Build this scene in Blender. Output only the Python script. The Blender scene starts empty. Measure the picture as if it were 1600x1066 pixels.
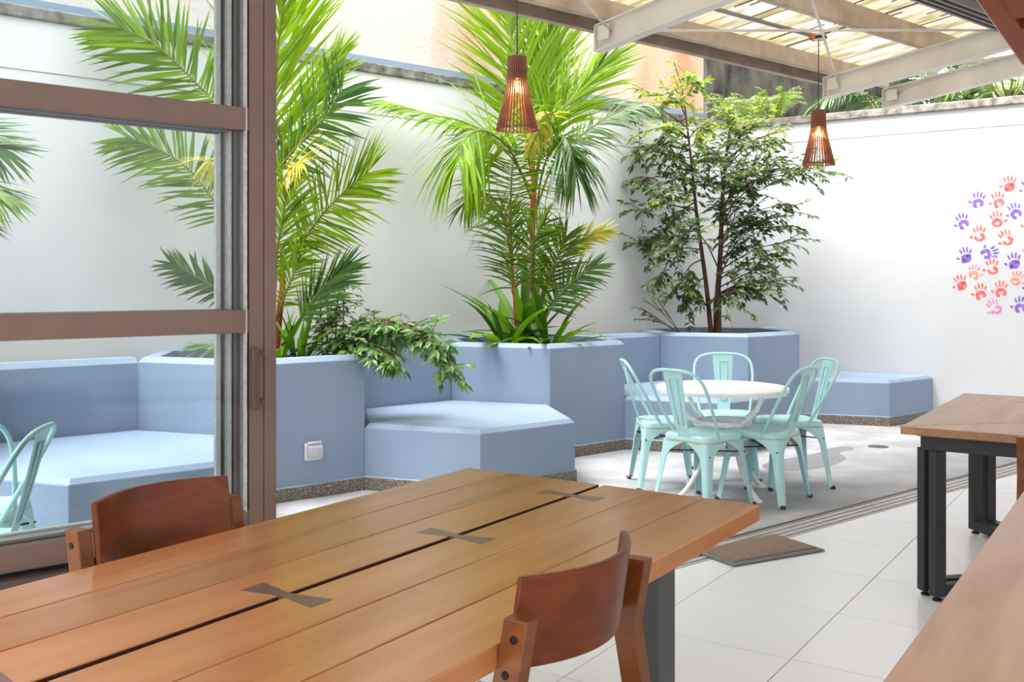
import bpy, math, random
from mathutils import Vector, Matrix
R = math.radians
random.seed(7)
scene = bpy.context.scene
COL = scene.collection

# ------------------------------------------------------------------ camera
F, H, HZ = 1555.0, 1.38, 442.0            # focal length in pixels, eye height, horizon row (1600x1066 frame)
cd = bpy.data.cameras.new('camera'); cam = bpy.data.objects.new('camera', cd); COL.objects.link(cam)
cam.location = (0, 0, H); cam.rotation_euler = (R(90), 0, 0)
cd.sensor_width = 36; cd.lens = 36 * F / 1600; cd.shift_y = -(533 - HZ) / 1600
cd.clip_start = .05; cd.clip_end = 200
scene.camera = cam
# ------------------------------------------------------------------ sky and light
wd = bpy.data.worlds.new('overcast_sky'); scene.world = wd; wd.use_nodes = True
bg = wd.node_tree.nodes['Background']
bg.inputs[0].default_value = (.96, .98, 1, 1)
# CIE overcast sky: the zenith three times as bright as the horizon
_n = wd.node_tree.nodes; _l = wd.node_tree.links
_tc = _n.new('ShaderNodeTexCoord'); _sx = _n.new('ShaderNodeSeparateXYZ'); _mr = _n.new('ShaderNodeMapRange')
_l.new(_tc.outputs['Generated'], _sx.inputs[0]); _l.new(_sx.outputs[2], _mr.inputs[0])
ZEN = 3.2
_mr.inputs[1].default_value = 0; _mr.inputs[2].default_value = 1; _mr.inputs[3].default_value = ZEN / 3; _mr.inputs[4].default_value = ZEN
_l.new(_mr.outputs[0], bg.inputs[1])
sd = bpy.data.lights.new('veiled_sun', 'SUN'); sun = bpy.data.objects.new('veiled_sun', sd); COL.objects.link(sun)
sd.energy = 9.0; sd.angle = R(45); sd.color = (1, .99, .98)
sun.rotation_euler = Vector((.40, .08, -.91)).to_track_quat('-Z', 'Y').to_euler()
vs = scene.view_settings
vs.view_transform = 'Standard'; vs.look = 'None'; vs.gamma = 1; vs.use_curve_mapping = False
vs.exposure = .46

# ------------------------------------------------------------------ directions and picture helpers
def W(px, py, D): return Vector(((px - 800) / F * D, D, H - (py - HZ) / F * D))
def Z(px, py, z):
    D = F * (H - z) / (py - HZ); return Vector(((px - 800) / F * D, D, z))
TH = R(40); U = Vector((math.cos(TH), math.sin(TH), 0)); N = Vector((-math.sin(TH), math.cos(TH), 0))
def dd(deg): return Vector((math.cos(R(deg)), math.sin(R(deg)), 0))
T0 = Vector((1.624, 5.74, 0))                       # a point on the outer edge of the door track
def TR(s, n, z=0): return T0 + U * s + N * n + Vector((0, 0, z))
RA = math.atan2(.831, .556); A = Vector((math.cos(RA), math.sin(RA), 0)); B = Vector((math.sin(RA), -math.cos(RA), 0))

# ------------------------------------------------------------------ object helpers
def tag(o, label=None, cat=None, group=None, kind=None):
    if label: o['label'] = label
    if cat: o['category'] = cat
    if group: o['group'] = group
    if kind: o['kind'] = kind
    return o
def empty(name, loc=(0, 0, 0), rz=0, **k):
    o = bpy.data.objects.new(name, None); COL.objects.link(o); o.location = loc; o.rotation_euler = (0, 0, rz)
    o.empty_display_size = .1
    return tag(o, **k)
def copy_tree(o, parent=None):
    c = o.copy(); COL.objects.link(c); c.parent = parent
    for ch in [x for x in COL.objects if x.parent == o]: copy_tree(ch, c)
    return c

def add_bevel(o, w, seg=2):
    m = o.modifiers.new('bevel', 'BEVEL'); m.width = w; m.segments = seg; m.limit_method = 'ANGLE'; m.angle_limit = R(35)

class MB:
    def __init__(s): s.v = []; s.f = []; s.t = []
    def face(s, idx, t=None):
        s.f.append(idx); s.t.append(0 if t is None else t)
    def add(s, vs, fs, t=None):
        b = len(s.v); s.v += [Vector(v) for v in vs]
        for f in fs: s.face([b + i for i in f], t)
        return s
    def box(s, c, size, rz=0, M=None):
        x, y, z = [k / 2 for k in size]
        vs = [Vector((i * x, j * y, k * z)) for k in (-1, 1) for j in (-1, 1) for i in (-1, 1)]
        m = M if M is not None else Matrix.Rotation(rz, 3, 'Z')
        vs = [m @ v + Vector(c) for v in vs]
        return s.add(vs, [(0, 2, 3, 1), (4, 5, 7, 6), (0, 1, 5, 4), (1, 3, 7, 5), (3, 2, 6, 7), (2, 0, 4, 6)])
    def bar(s, p, q, w, h, up=(0, 0, 1)):                  # a straight bar of w x h from p to q
        p = Vector(p); q = Vector(q); t = (q - p).normalized(); up = Vector(up)
        sd_ = t.cross(up)
        if sd_.length < 1e-4: sd_ = t.cross(Vector((0, 1, 0)))
        sd_.normalize(); n = sd_.cross(t).normalized()
        M = Matrix((sd_, t, n)).transposed()
        return s.box((p + q) / 2, (w, (q - p).length, h), M=M)
    def prism(s, poly, z0, z1, poly_top=None):
        pt = poly_top or poly; n = len(poly)
        vs = [Vector((p[0], p[1], z0)) for p in poly] + [Vector((p[0], p[1], z1)) for p in pt]
        fs = [tuple(range(n - 1, -1, -1)), tuple(range(n, 2 * n))] + [(i, (i + 1) % n, n + (i + 1) % n, n + i) for i in range(n)]
        return s.add(vs, fs)
    def loft(s, rings, caps=True, t=None):
        b = len(s.v); n = len(rings[0])
        for r in rings: s.v += [Vector(v) for v in r]
        for k in range(len(rings) - 1):
            for i in range(n):
                s.face([b + k * n + i, b + k * n + (i + 1) % n, b + (k + 1) * n + (i + 1) % n, b + (k + 1) * n + i], t)
        if caps:
            s.face([b + i for i in range(n - 1, -1, -1)], t); s.face([b + (len(rings) - 1) * n + i for i in range(n)], t)
        return s
    def tube(s, pts, r, seg=8, t=None):
        pts = [Vector(p) for p in pts]; rings = []; prev = None
        for i, p in enumerate(pts):
            tg = (pts[min(i + 1, len(pts) - 1)] - pts[max(i - 1, 0)]).normalized()
            if prev is None:
                a = tg.cross(Vector((0, 0, 1)))
                if a.length < .05: a = tg.cross(Vector((1, 0, 0)))
            else: a = prev - tg * prev.dot(tg)
            a.normalize(); prev = a; b = tg.cross(a)
            rr = r[i] if isinstance(r, (list, tuple)) else r
            rings.append([p + (a * math.cos(2 * math.pi * k / seg) + b * math.sin(2 * math.pi * k / seg)) * rr for k in range(seg)])
        return s.loft(rings, True, t)
    def lathe(s, prof, seg=32, c=(0, 0, 0), caps=True):
        return s.loft([[Vector((r * math.cos(2 * math.pi * k / seg), r * math.sin(2 * math.pi * k / seg), z)) + Vector(c) for k in range(seg)] for r, z in prof], caps)
    def build(s, name, mat, parent=None, smooth=False, bevel=0, seg=2, local=False):
        """local: vertices are already in the parent's own space, otherwise in world space"""
        me = bpy.data.meshes.new(name)
        vs = s.v
        if parent is not None and not local:
            vs = [Matrix.Rotation(-parent.rotation_euler.z, 3, 'Z') @ (v - parent.location) for v in s.v]
        me.from_pydata([tuple(v) for v in vs], [], s.f)
        if any(s.t):
            at = me.attributes.new('tint', 'FLOAT', 'FACE')
            at.data.foreach_set('value', [float(x) for x in s.t])
        if smooth:
            me.polygons.foreach_set('use_smooth', [True] * len(me.polygons))
        me.update()
        o = bpy.data.objects.new(name, me); COL.objects.link(o)
        if mat: me.materials.append(mat)
        if parent is not None: o.parent = parent
        if bevel: add_bevel(o, bevel, seg)
        return o
def auto_smooth(o, deg=35):
    me = o.data
    me.polygons.foreach_set('use_smooth', [True] * len(me.polygons))
    try: me.set_sharp_from_angle(angle=R(deg))
    except Exception: pass
    return o
def spline(P, n):                                        # Catmull-Rom through P
    P = [Vector(p) for p in P]; Q = [P[0] * 2 - P[1]] + P + [P[-1] * 2 - P[-2]]; out = []
    for k in range(n + 1):
        u = k / n * (len(P) - 1); i = min(int(u), len(P) - 2); t = u - i
        a, b, c, d = Q[i:i + 4]
        out.append(.5 * ((2 * b) + (c - a) * t + (2 * a - 5 * b + 4 * c - d) * t * t + (3 * b - a - 3 * c + d) * t ** 3))
    return out
def clip(poly, p, n):                                    # keep the side of the line through p where n points
    p = Vector(p); n = Vector(n); out = []
    for i in range(len(poly)):
        a = poly[i]; b = poly[(i + 1) % len(poly)]
        da = (a - p).dot(n); db = (b - p).dot(n)
        if da >= 0: out.append(a)
        if da * db < 0: out.append(a + (b - a) * (da / (da - db)))
    return out
def inset(poly, d):                                      # convex, counter-clockwise; positive goes inwards
    n = len(poly); out = []
    for i in range(n):
        a, b, c = poly[i - 1], poly[i], poly[(i + 1) % n]
        e1 = (b - a).normalized(); e2 = (c - b).normalized()
        n1 = Vector((-e1.y, e1.x, 0)); n2 = Vector((-e2.y, e2.x, 0))
        out.append(b + (n1 + n2) * (d / (1 + n1.dot(n2))))
    return out

# ------------------------------------------------------------------ materials
def srgb(r, g, b):
    f = lambda c: (c / 255 / 12.92) if c / 255 <= .04045 else ((c / 255 + .055) / 1.055) ** 2.4
    return (f(r), f(g), f(b), 1)
def mat(name, col, rough=.6, metal=0, col2=None, scale=4, stretch=(1, 1, 1), bump=0, bscale=60, spec=.5, coat=0, detail=4, contrast=(.35, .65), coords='Object', rnd=False):
    m = bpy.data.materials.new(name); m.use_nodes = True; nt = m.node_tree; L = nt.links
    b = nt.nodes['Principled BSDF']
    b.inputs['Base Color'].default_value = col; b.inputs['Roughness'].default_value = rough
    b.inputs['Metallic'].default_value = metal; b.inputs['Specular IOR Level'].default_value = spec
    b.inputs['Coat Weight'].default_value = coat; b.inputs['Coat Roughness'].default_value = .12
    tc = nt.nodes.new('ShaderNodeTexCoord'); vec = tc.outputs[coords]
    if rnd:
        oi = nt.nodes.new('ShaderNodeObjectInfo'); mu = nt.nodes.new('ShaderNodeMath'); mu.operation = 'MULTIPLY'; mu.inputs[1].default_value = 37
        L.new(oi.outputs['Random'], mu.inputs[0]); va = nt.nodes.new('ShaderNodeVectorMath'); va.operation = 'ADD'
        L.new(vec, va.inputs[0]); L.new(mu.outputs[0], va.inputs[1]); vec = va.outputs[0]
    if col2:
        mp = nt.nodes.new('ShaderNodeMapping'); mp.inputs['Scale'].default_value = stretch
        L.new(vec, mp.inputs[0])
        nz = nt.nodes.new('ShaderNodeTexNoise'); nz.inputs['Scale'].default_value = scale; nz.inputs['Detail'].default_value = detail
        L.new(mp.outputs[0], nz.inputs['Vector'])
        cr = nt.nodes.new('ShaderNodeValToRGB'); cr.color_ramp.elements[0].position = contrast[0]; cr.color_ramp.elements[1].position = contrast[1]
        cr.color_ramp.elements[0].color = col; cr.color_ramp.elements[1].color = col2
        L.new(nz.outputs[0], cr.inputs[0]); L.new(cr.outputs[0], b.inputs['Base Color'])
    if bump:
        n2 = nt.nodes.new('ShaderNodeTexNoise'); n2.inputs['Scale'].default_value = bscale; n2.inputs['Detail'].default_value = 3
        L.new(vec, n2.inputs['Vector'])
        bp = nt.nodes.new('ShaderNodeBump'); bp.inputs['Strength'].default_value = bump; bp.inputs['Distance'].default_value = .01
        L.new(n2.outputs[0], bp.inputs['Height']); L.new(bp.outputs[0], b.inputs['Normal'])
    return m
def wood(name, c1, c2, c3, rough=.3, coat=.0, scale=1.0, spec=.5):
    m = bpy.data.materials.new(name); m.use_nodes = True; nt = m.node_tree; L = nt.links
    b = nt.nodes['Principled BSDF']; b.inputs['Roughness'].default_value = rough; b.inputs['Coat Weight'].default_value = coat
    b.inputs['Coat Roughness'].default_value = .1; b.inputs['Specular IOR Level'].default_value = spec
    tc = nt.nodes.new('ShaderNodeTexCoord'); oi = nt.nodes.new('ShaderNodeObjectInfo')
    mu = nt.nodes.new('ShaderNodeMath'); mu.operation = 'MULTIPLY'; mu.inputs[1].default_value = 53; L.new(oi.outputs['Random'], mu.inputs[0])
    va = nt.nodes.new('ShaderNodeVectorMath'); L.new(tc.outputs['Object'], va.inputs[0]); L.new(mu.outputs[0], va.inputs[1])
    mp = nt.nodes.new('ShaderNodeMapping'); mp.inputs['Scale'].default_value = (1.1 * scale, 9 * scale, 9 * scale); L.new(va.outputs[0], mp.inputs[0])
    nz = nt.nodes.new('ShaderNodeTexNoise'); nz.inputs['Scale'].default_value = 1.1; nz.inputs['Detail'].default_value = 6; nz.inputs['Distortion'].default_value = .7
    L.new(mp.outputs[0], nz.inputs['Vector'])
    cr = nt.nodes.new('ShaderNodeValToRGB'); e = cr.color_ramp.elements
    e[0].position = .30; e[0].color = c1; e[1].position = .72; e[1].color = c3; k = e.new(.5); k.color = c2
    L.new(nz.outputs[0], cr.inputs[0])
    mp2 = nt.nodes.new('ShaderNodeMapping'); mp2.inputs['Scale'].default_value = (2.5 * scale, 90 * scale, 90 * scale); L.new(va.outputs[0], mp2.inputs[0])
    nf = nt.nodes.new('ShaderNodeTexNoise'); nf.inputs['Scale'].default_value = 1.5; nf.inputs['Detail'].default_value = 3; L.new(mp2.outputs[0], nf.inputs['Vector'])
    mx = nt.nodes.new('ShaderNodeMix'); mx.data_type = 'RGBA'; mx.blend_type = 'MULTIPLY'; mx.inputs[0].default_value = .10
    L.new(cr.outputs[0], mx.inputs[6])
    c2r = nt.nodes.new('ShaderNodeValToRGB'); c2r.color_ramp.elements[0].position = .35; c2r.color_ramp.elements[1].position = .6
    c2r.color_ramp.elements[0].color = (.45, .4, .36, 1)
    L.new(nf.outputs[0], c2r.inputs[0]); L.new(c2r.outputs[0], mx.inputs[7])
    mv = nt.nodes.new('ShaderNodeHueSaturation')
    mr = nt.nodes.new('ShaderNodeMapRange'); mr.inputs[3].default_value = .9; mr.inputs[4].default_value = 1.1; L.new(oi.outputs['Random'], mr.inputs[0])
    L.new(mr.outputs[0], mv.inputs['Value']); L.new(mx.outputs[2], mv.inputs['Color'])
    L.new(mv.outputs[0], b.inputs['Base Color'])
    return m
def leafmat(name, c0, c1, rough=.4, trans=.45):
    m = bpy.data.materials.new(name); m.use_nodes = True; nt = m.node_tree; L = nt.links
    b = nt.nodes['Principled BSDF']; b.inputs['Roughness'].default_value = rough; b.inputs['Specular IOR Level'].default_value = .4
    at = nt.nodes.new('ShaderNodeAttribute'); at.attribute_name = 'tint'
    cr = nt.nodes.new('ShaderNodeValToRGB'); cr.color_ramp.elements[0].color = c0; cr.color_ramp.elements[1].color = c1
    L.new(at.outputs['Fac'], cr.inputs[0]); L.new(cr.outputs[0], b.inputs['Base Color'])
    tr = nt.nodes.new('ShaderNodeBsdfTranslucent')
    hs = nt.nodes.new('ShaderNodeHueSaturation'); hs.inputs['Saturation'].default_value = 1.1; hs.inputs['Value'].default_value = 1.3
    L.new(cr.outputs[0], hs.inputs['Color']); L.new(hs.outputs[0], tr.inputs[0])
    mx = nt.nodes.new('ShaderNodeMixShader'); mx.inputs[0].default_value = trans
    L.new(b.outputs[0], mx.inputs[1]); L.new(tr.outputs[0], mx.inputs[2])
    L.new(mx.outputs[0], nt.nodes['Material Output'].inputs[0])
    return m
def glassmat(name, tint, ior=1.5):
    m = bpy.data.materials.new(name); m.use_nodes = True; nt = m.node_tree; L = nt.links
    nt.nodes.remove(nt.nodes['Principled BSDF'])
    tr = nt.nodes.new('ShaderNodeBsdfTransparent'); tr.inputs[0].default_value = tint
    gl = nt.nodes.new('ShaderNodeBsdfGlossy'); gl.inputs['Roughness'].default_value = .01
    fr = nt.nodes.new('ShaderNodeFresnel'); fr.inputs[0].default_value = ior
    mx = nt.nodes.new('ShaderNodeMixShader'); L.new(fr.outputs[0], mx.inputs[0]); L.new(tr.outputs[0], mx.inputs[1]); L.new(gl.outputs[0], mx.inputs[2])
    L.new(mx.outputs[0], nt.nodes['Material Output'].inputs[0])
    return m
def emit(name, col, s):
    m = bpy.data.materials.new(name); m.use_nodes = True; nt = m.node_tree
    b = nt.nodes['Principled BSDF']; b.inputs['Base Color'].default_value = col
    b.inputs['Emission Color'].default_value = col; b.inputs['Emission Strength'].default_value = s
    return m
M = {}
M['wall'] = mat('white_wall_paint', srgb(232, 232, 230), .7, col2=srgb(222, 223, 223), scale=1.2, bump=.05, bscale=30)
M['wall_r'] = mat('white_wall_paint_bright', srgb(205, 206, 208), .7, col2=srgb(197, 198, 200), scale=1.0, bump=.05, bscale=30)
M['coping'] = mat('weathered_coping', srgb(150, 148, 140), .9, col2=srgb(86, 84, 72), scale=9, bump=.5, bscale=40, detail=8)
M['coping_l'] = mat('pale_coping', srgb(168, 160, 150), .9, col2=srgb(112, 104, 94), scale=12, bump=.4, bscale=50, detail=8)
M['blue'] = mat('blue_masonry_paint', srgb(134, 151, 172), .6, col2=srgb(127, 145, 167), scale=2, bump=.12, bscale=70)
M['blue_l'] = mat('blue_masonry_paint_pale', srgb(168, 190, 215), .6, col2=srgb(158, 180, 208), scale=3, bump=.12, bscale=70)
def pits(m):                                              # air holes in the cast masonry
    nt = m.node_tree; L = nt.links; b = nt.nodes['Principled BSDF']; src = b.inputs['Base Color'].links[0].from_socket
    tc = nt.nodes.new('ShaderNodeTexCoord'); vo = nt.nodes.new('ShaderNodeTexVoronoi'); vo.inputs['Scale'].default_value = 9; L.new(tc.outputs['Object'], vo.inputs['Vector'])
    nz = nt.nodes.new('ShaderNodeTexNoise'); nz.inputs['Scale'].default_value = 2.2; L.new(tc.outputs['Object'], nz.inputs['Vector'])
    mr = nt.nodes.new('ShaderNodeMapRange'); mr.inputs[1].default_value = .45; mr.inputs[2].default_value = .7; mr.inputs[3].default_value = 0; mr.inputs[4].default_value = .075; L.new(nz.outputs[0], mr.inputs[0])
    lt = nt.nodes.new('ShaderNodeMath'); lt.operation = 'LESS_THAN'; L.new(vo.outputs['Distance'], lt.inputs[0]); L.new(mr.outputs[0], lt.inputs[1])
    mx = nt.nodes.new('ShaderNodeMix'); mx.data_type = 'RGBA'; L.new(lt.outputs[0], mx.inputs[0]); L.new(src, mx.inputs[6]); mx.inputs[7].default_value = srgb(70, 86, 112)
    L.new(mx.outputs[2], b.inputs['Base Color'])
pits(M['blue'])
M['terrazzo'] = mat('terrazzo_skirting', srgb(92, 84, 76), .6, col2=srgb(170, 160, 146), scale=130, detail=1, contrast=(.52, .66), bump=.1, bscale=120)
M['soil'] = mat('dark_soil', srgb(60, 48, 38), .95, col2=srgb(92, 78, 62), scale=30, bump=.8, bscale=60)
M['concrete'] = mat('grey_courtyard_concrete', srgb(172, 172, 175), .75, col2=srgb(150, 150, 153), scale=3.0, bump=.12, bscale=160, detail=8)
M['stain'] = mat('damp_concrete', srgb(134, 133, 137), .45, col2=srgb(124, 123, 127), scale=30)
M['tile'] = mat('white_porcelain', srgb(240, 240, 243), .25, spec=.5, col2=srgb(236, 236, 239), scale=.7, rnd=True)
M['grout'] = mat('beige_grout', srgb(178, 168, 158), .9)
M['alu'] = mat('brushed_aluminium', srgb(200, 196, 192), .45, metal=.2, col2=srgb(176, 172, 168), scale=6, stretch=(.2, 8, 8))
M['alu_d'] = mat('grey_aluminium', srgb(118, 112, 108), .5, metal=.2)
M['bronze'] = mat('bronze_anodised', srgb(120, 96, 84), .5, metal=.1, col2=srgb(114, 91, 80), scale=6)
M['bronze_d'] = mat('bronze_anodised_dark', srgb(84, 68, 60), .5, metal=.1)
M['gasket'] = mat('black_gasket', srgb(22, 22, 22), .7)
M['glass'] = glassmat('door_glass', (.968, .980, .984, 1), 1.25)
M['table_wood'] = wood('honey_table_wood', srgb(158, 98, 54), srgb(170, 110, 64), srgb(180, 122, 76), .22, .12)
M['key_wood'] = wood('dark_key_wood', srgb(94, 62, 54), srgb(106, 72, 64), srgb(114, 82, 74), .3, 0)
M['slot_dark'] = mat('dark_slot_strip', srgb(62, 26, 10), .6)
M['chair_wood'] = wood('red_brown_chair_wood', srgb(82, 32, 2), srgb(102, 43, 4), srgb(116, 53, 7), .35, 0, 1.6, .35)
M['chair_wood2'] = wood('golden_post_wood', srgb(98, 50, 16), srgb(112, 62, 22), srgb(124, 72, 30), .38, 0, 1.6, .35)
M['sheen_wood'] = wood('pale_sheen_wood', srgb(166, 124, 94), srgb(184, 142, 112), srgb(198, 160, 132), .35, .1)  # reflected brightness is put into this pale tone
M['oak'] = wood('square_table_oak', srgb(192, 156, 128), srgb(204, 170, 144), srgb(212, 182, 158), .45)
M['oak_edge'] = wood('square_table_edge', srgb(140, 96, 62), srgb(160, 114, 78), srgb(176, 130, 92), .4)
M['red_wood'] = wood('glossy_red_wood', srgb(104, 44, 10), srgb(134, 62, 16), srgb(156, 80, 28), .55, 0, 1.0, .15)
M['black'] = mat('black_steel', srgb(34, 34, 36), .5, col2=srgb(42, 41, 42), scale=20)
M['leg_grey'] = mat('dark_grey_steel', srgb(84, 84, 84), .45, metal=.3)
M['mint'] = mat('mint_enamel', srgb(172, 214, 214), .35, col2=srgb(164, 207, 208), scale=6, coat=.2)
M['mint_rust'] = mat('worn_mint_edge', srgb(196, 168, 96), .6, col2=srgb(150, 205, 200), scale=25, contrast=(.45, .6))
M['rust'] = mat('rusty_foot', srgb(104, 66, 48), .8, col2=srgb(60, 40, 32), scale=60)
M['white_metal'] = mat('white_cast_metal', srgb(238, 238, 237), .5, col2=srgb(226, 222, 218), scale=26, contrast=(.55, .8), bump=.15, bscale=80)
M['rubber'] = mat('black_rubber', srgb(26, 26, 27), .7)
M['screw'] = mat('dark_screw', srgb(20, 17, 16), .5, metal=.5)
M['mat_pile'] = mat('brown_mat_pile', srgb(164, 140, 124), .95, col2=srgb(130, 108, 94), scale=160, bump=.9, bscale=220)
M['mat_edge'] = mat('grey_rubber_edge', srgb(112, 112, 114), .7)
M['steel_w'] = mat('white_painted_steel', srgb(234, 230, 224), .5, col2=srgb(222, 214, 204), scale=3, detail=6)
M['steel_b'] = mat('aged_cream_steel', srgb(206, 190, 172), .55, col2=srgb(178, 156, 136), scale=5, detail=8)
M['peach'] = None
M['slat'] = mat('walnut_slat', srgb(146, 92, 70), .5, col2=srgb(124, 74, 54), scale=10)
M['cord'] = mat('grey_flex', srgb(66, 66, 66), .6)
M['bulb'] = emit('warm_filament_bulb', srgb(255, 176, 84), 14)
M['plastic'] = mat('grey_white_plastic', srgb(206, 204, 208), .35)
M['plastic_c'] = mat('clear_plastic_cover', srgb(214, 212, 218), .2)
M['plastic_c'].node_tree.nodes['Principled BSDF'].inputs['Alpha'].default_value = .55
M['conduit'] = mat('galvanised_conduit', srgb(150, 146, 142), .4, metal=.4)
M['orange'] = mat('orange_fitting', srgb(226, 110, 50), .5)
M['crown'] = mat('red_crownshaft', srgb(186, 52, 34), .45, col2=srgb(140, 44, 34), scale=5, stretch=(1, 1, .4))
M['bark'] = mat('brown_bark', srgb(104, 72, 52), .85, col2=srgb(70, 48, 36), scale=14, stretch=(1, 1, .3), bump=.5, bscale=60)
M['rachis'] = mat('green_brown_rachis', srgb(118, 108, 48), .5, col2=srgb(98, 96, 40), scale=6)
M['palm'] = leafmat('palm_leaflet', srgb(30, 72, 14), srgb(140, 176, 28), .36, .38)
M['palm_y'] = leafmat('yellowing_palm_leaflet', srgb(120, 140, 40), srgb(222, 200, 84), .4, .4)
M['palm_d'] = leafmat('dark_palm_leaflet', srgb(36, 70, 34), srgb(96, 134, 52), .35, .3)  # darker green tones for some of the fronds
M['strap'] = leafmat('broad_strap_leaf', srgb(34, 74, 24), srgb(120, 168, 48), .3, .3)
M['tree'] = leafmat('tree_leaf', srgb(46, 70, 40), srgb(112, 136, 76), .33, .28)
M['tree_y'] = leafmat('young_tree_leaf', srgb(96, 128, 48), srgb(176, 184, 80), .35, .4)
M['shrub'] = leafmat('shrub_leaf', srgb(50, 92, 50), srgb(146, 180, 104), .35, .35)
M['fern'] = leafmat('fern_leaf', srgb(62, 92, 34), srgb(142, 162, 70), .4, .35)
M['dark_leaf'] = leafmat('background_leaf', srgb(36, 62, 34), srgb(96, 122, 66), .4, .3)

def streak_mat(name, base, s1, s2, sc=1.6):               # rain-streaked render
    m = bpy.data.materials.new(name); m.use_nodes = True; nt = m.node_tree; L = nt.links
    b = nt.nodes['Principled BSDF']; b.inputs['Roughness'].default_value = .85
    tc = nt.nodes.new('ShaderNodeTexCoord')
    mp = nt.nodes.new('ShaderNodeMapping'); mp.inputs['Scale'].default_value = (1.0, 1.0, .28); L.new(tc.outputs['Object'], mp.inputs[0])
    nz = nt.nodes.new('ShaderNodeTexNoise'); nz.inputs['Scale'].default_value = sc; nz.inputs['Detail'].default_value = 7; L.new(mp.outputs[0], nz.inputs['Vector'])
    nz2 = nt.nodes.new('ShaderNodeTexNoise'); nz2.inputs['Scale'].default_value = .55; nz2.inputs['Detail'].default_value = 2; L.new(tc.outputs['Object'], nz2.inputs['Vector'])
    sx = nt.nodes.new('ShaderNodeSeparateXYZ'); L.new(tc.outputs['Object'], sx.inputs[0])
    mr = nt.nodes.new('ShaderNodeMapRange'); mr.inputs[1].default_value = -4.6; mr.inputs[2].default_value = -.1; mr.inputs[3].default_value = -.16; mr.inputs[4].default_value = .22
    L.new(sx.outputs[0], mr.inputs[0])
    ad = nt.nodes.new('ShaderNodeMath'); L.new(nz.outputs[0], ad.inputs[0]); L.new(mr.outputs[0], ad.inputs[1])
    cr = nt.nodes.new('ShaderNodeValToRGB'); e = cr.color_ramp.elements
    e[0].position = .40; e[0].color = base; e[1].position = .86; e[1].color = s2; k = e.new(.62); k.color = s1
    L.new(ad.outputs[0], cr.inputs[0]); L.new(cr.outputs[0], b.inputs['Base Color'])
    n3 = nt.nodes.new('ShaderNodeTexNoise'); n3.inputs['Scale'].default_value = 26; L.new(tc.outputs['Object'], n3.inputs['Vector'])
    bp = nt.nodes.new('ShaderNodeBump'); bp.inputs['Strength'].default_value = .35; bp.inputs['Distance'].default_value = .02
    L.new(n3.outputs[0], bp.inputs['Height']); L.new(bp.outputs[0], b.inputs['Normal'])
    return m
M['peach'] = streak_mat('rain_streaked_peach_render', srgb(206, 198, 190), srgb(212, 176, 152), srgb(192, 124, 80))
M['moss'] = mat('mossy_dark_concrete', srgb(88, 84, 73), .9, col2=srgb(24, 26, 20), scale=4.5, stretch=(1, 1, .4), bump=.5, bscale=20, detail=9, contrast=(.38, .62))
def roofmat():
    m = bpy.data.materials.new('weathered_translucent_sheet'); m.use_nodes = True; nt = m.node_tree; L = nt.links
    b = nt.nodes['Principled BSDF']; b.inputs['Roughness'].default_value = .5
    tc = nt.nodes.new('ShaderNodeTexCoord')
    mp = nt.nodes.new('ShaderNodeMapping'); mp.inputs['Scale'].default_value = (7, 1.6, 1); L.new(tc.outputs['Object'], mp.inputs[0])
    nz = nt.nodes.new('ShaderNodeTexNoise'); nz.inputs['Scale'].default_value = 1.4; nz.inputs['Detail'].default_value = 8; L.new(mp.outputs[0], nz.inputs['Vector'])
    cr = nt.nodes.new('ShaderNodeValToRGB'); e = cr.color_ramp.elements
    e[0].position = .34; e[0].color = srgb(190, 174, 128); e[1].position = .58; e[1].color = srgb(236, 232, 222); k = e.new(.46); k.color = srgb(224, 217, 192)
    L.new(nz.outputs[0], cr.inputs[0]); L.new(cr.outputs[0], b.inputs['Base Color'])
    tr = nt.nodes.new('ShaderNodeBsdfTranslucent'); L.new(cr.outputs[0], tr.inputs[0])
    mx = nt.nodes.new('ShaderNodeMixShader'); mx.inputs[0].default_value = .16; L.new(b.outputs[0], mx.inputs[1]); L.new(tr.outputs[0], mx.inputs[2])
    L.new(mx.outputs[0], nt.nodes['Material Output'].inputs[0])
    return m
M['roof'] = roofmat()
M['seam'] = mat('dirty_sheet_lap', srgb(72, 58, 46), .9)

# ================================================================== THE SETTING
CORNER = Vector((2.48, 11.32, 0))
def BW(s, n=0, z=0): return CORNER + U * s + N * n + Vector((0, 0, z))          # back wall: s<0 leftwards, n outwards
def RW(s, n=0, z=0): return CORNER + B * s + A * n + Vector((0, 0, z))          # right wall: s towards the right
ZW, ZC = 3.12, 3.20
def wallbox(p0, p1, off, z0, z1, th):       # wall between p0 and p1, thickness th towards off
    o = Vector(off).normalized() * th
    return MB().prism([p0, p1, p1 + o, p0 + o] if (p1 - p0).cross(o).z > 0 else [p0, p0 + o, p1 + o, p1], z0, z1)
# walls of the courtyard
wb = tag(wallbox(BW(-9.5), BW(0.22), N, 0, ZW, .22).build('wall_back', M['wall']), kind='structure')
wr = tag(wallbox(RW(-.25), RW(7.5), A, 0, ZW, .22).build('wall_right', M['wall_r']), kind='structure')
MB().prism([BW(-9.5, -.03), BW(-.0, -.03), BW(.2, .28), BW(-9.5, .28)], ZW, ZC).build('coping', M['coping'], wb, bevel=.008)
MB().prism([RW(0, -.03), RW(7.5, -.03), RW(7.5, .25), RW(-.25, .25)], ZW, ZC).build('coping', M['coping_l'], wr, bevel=.008)
# hairline joint lines in the render
MB().box(BW(-4.7, -.001, 2.78), (9.4, .003, .004), TH).build('joint', M['coping'], wb)
MB().box(RW(3.7, -.001, 2.92), (7.4, .003, .004), RA - R(90)).build('joint', M['coping'], wr)
for s_ in (-3.35,): MB().box(BW(s_, -.001, 1.55), (.006, .003, 2.5), TH).build('joint', M['wall'], wb)
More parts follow.
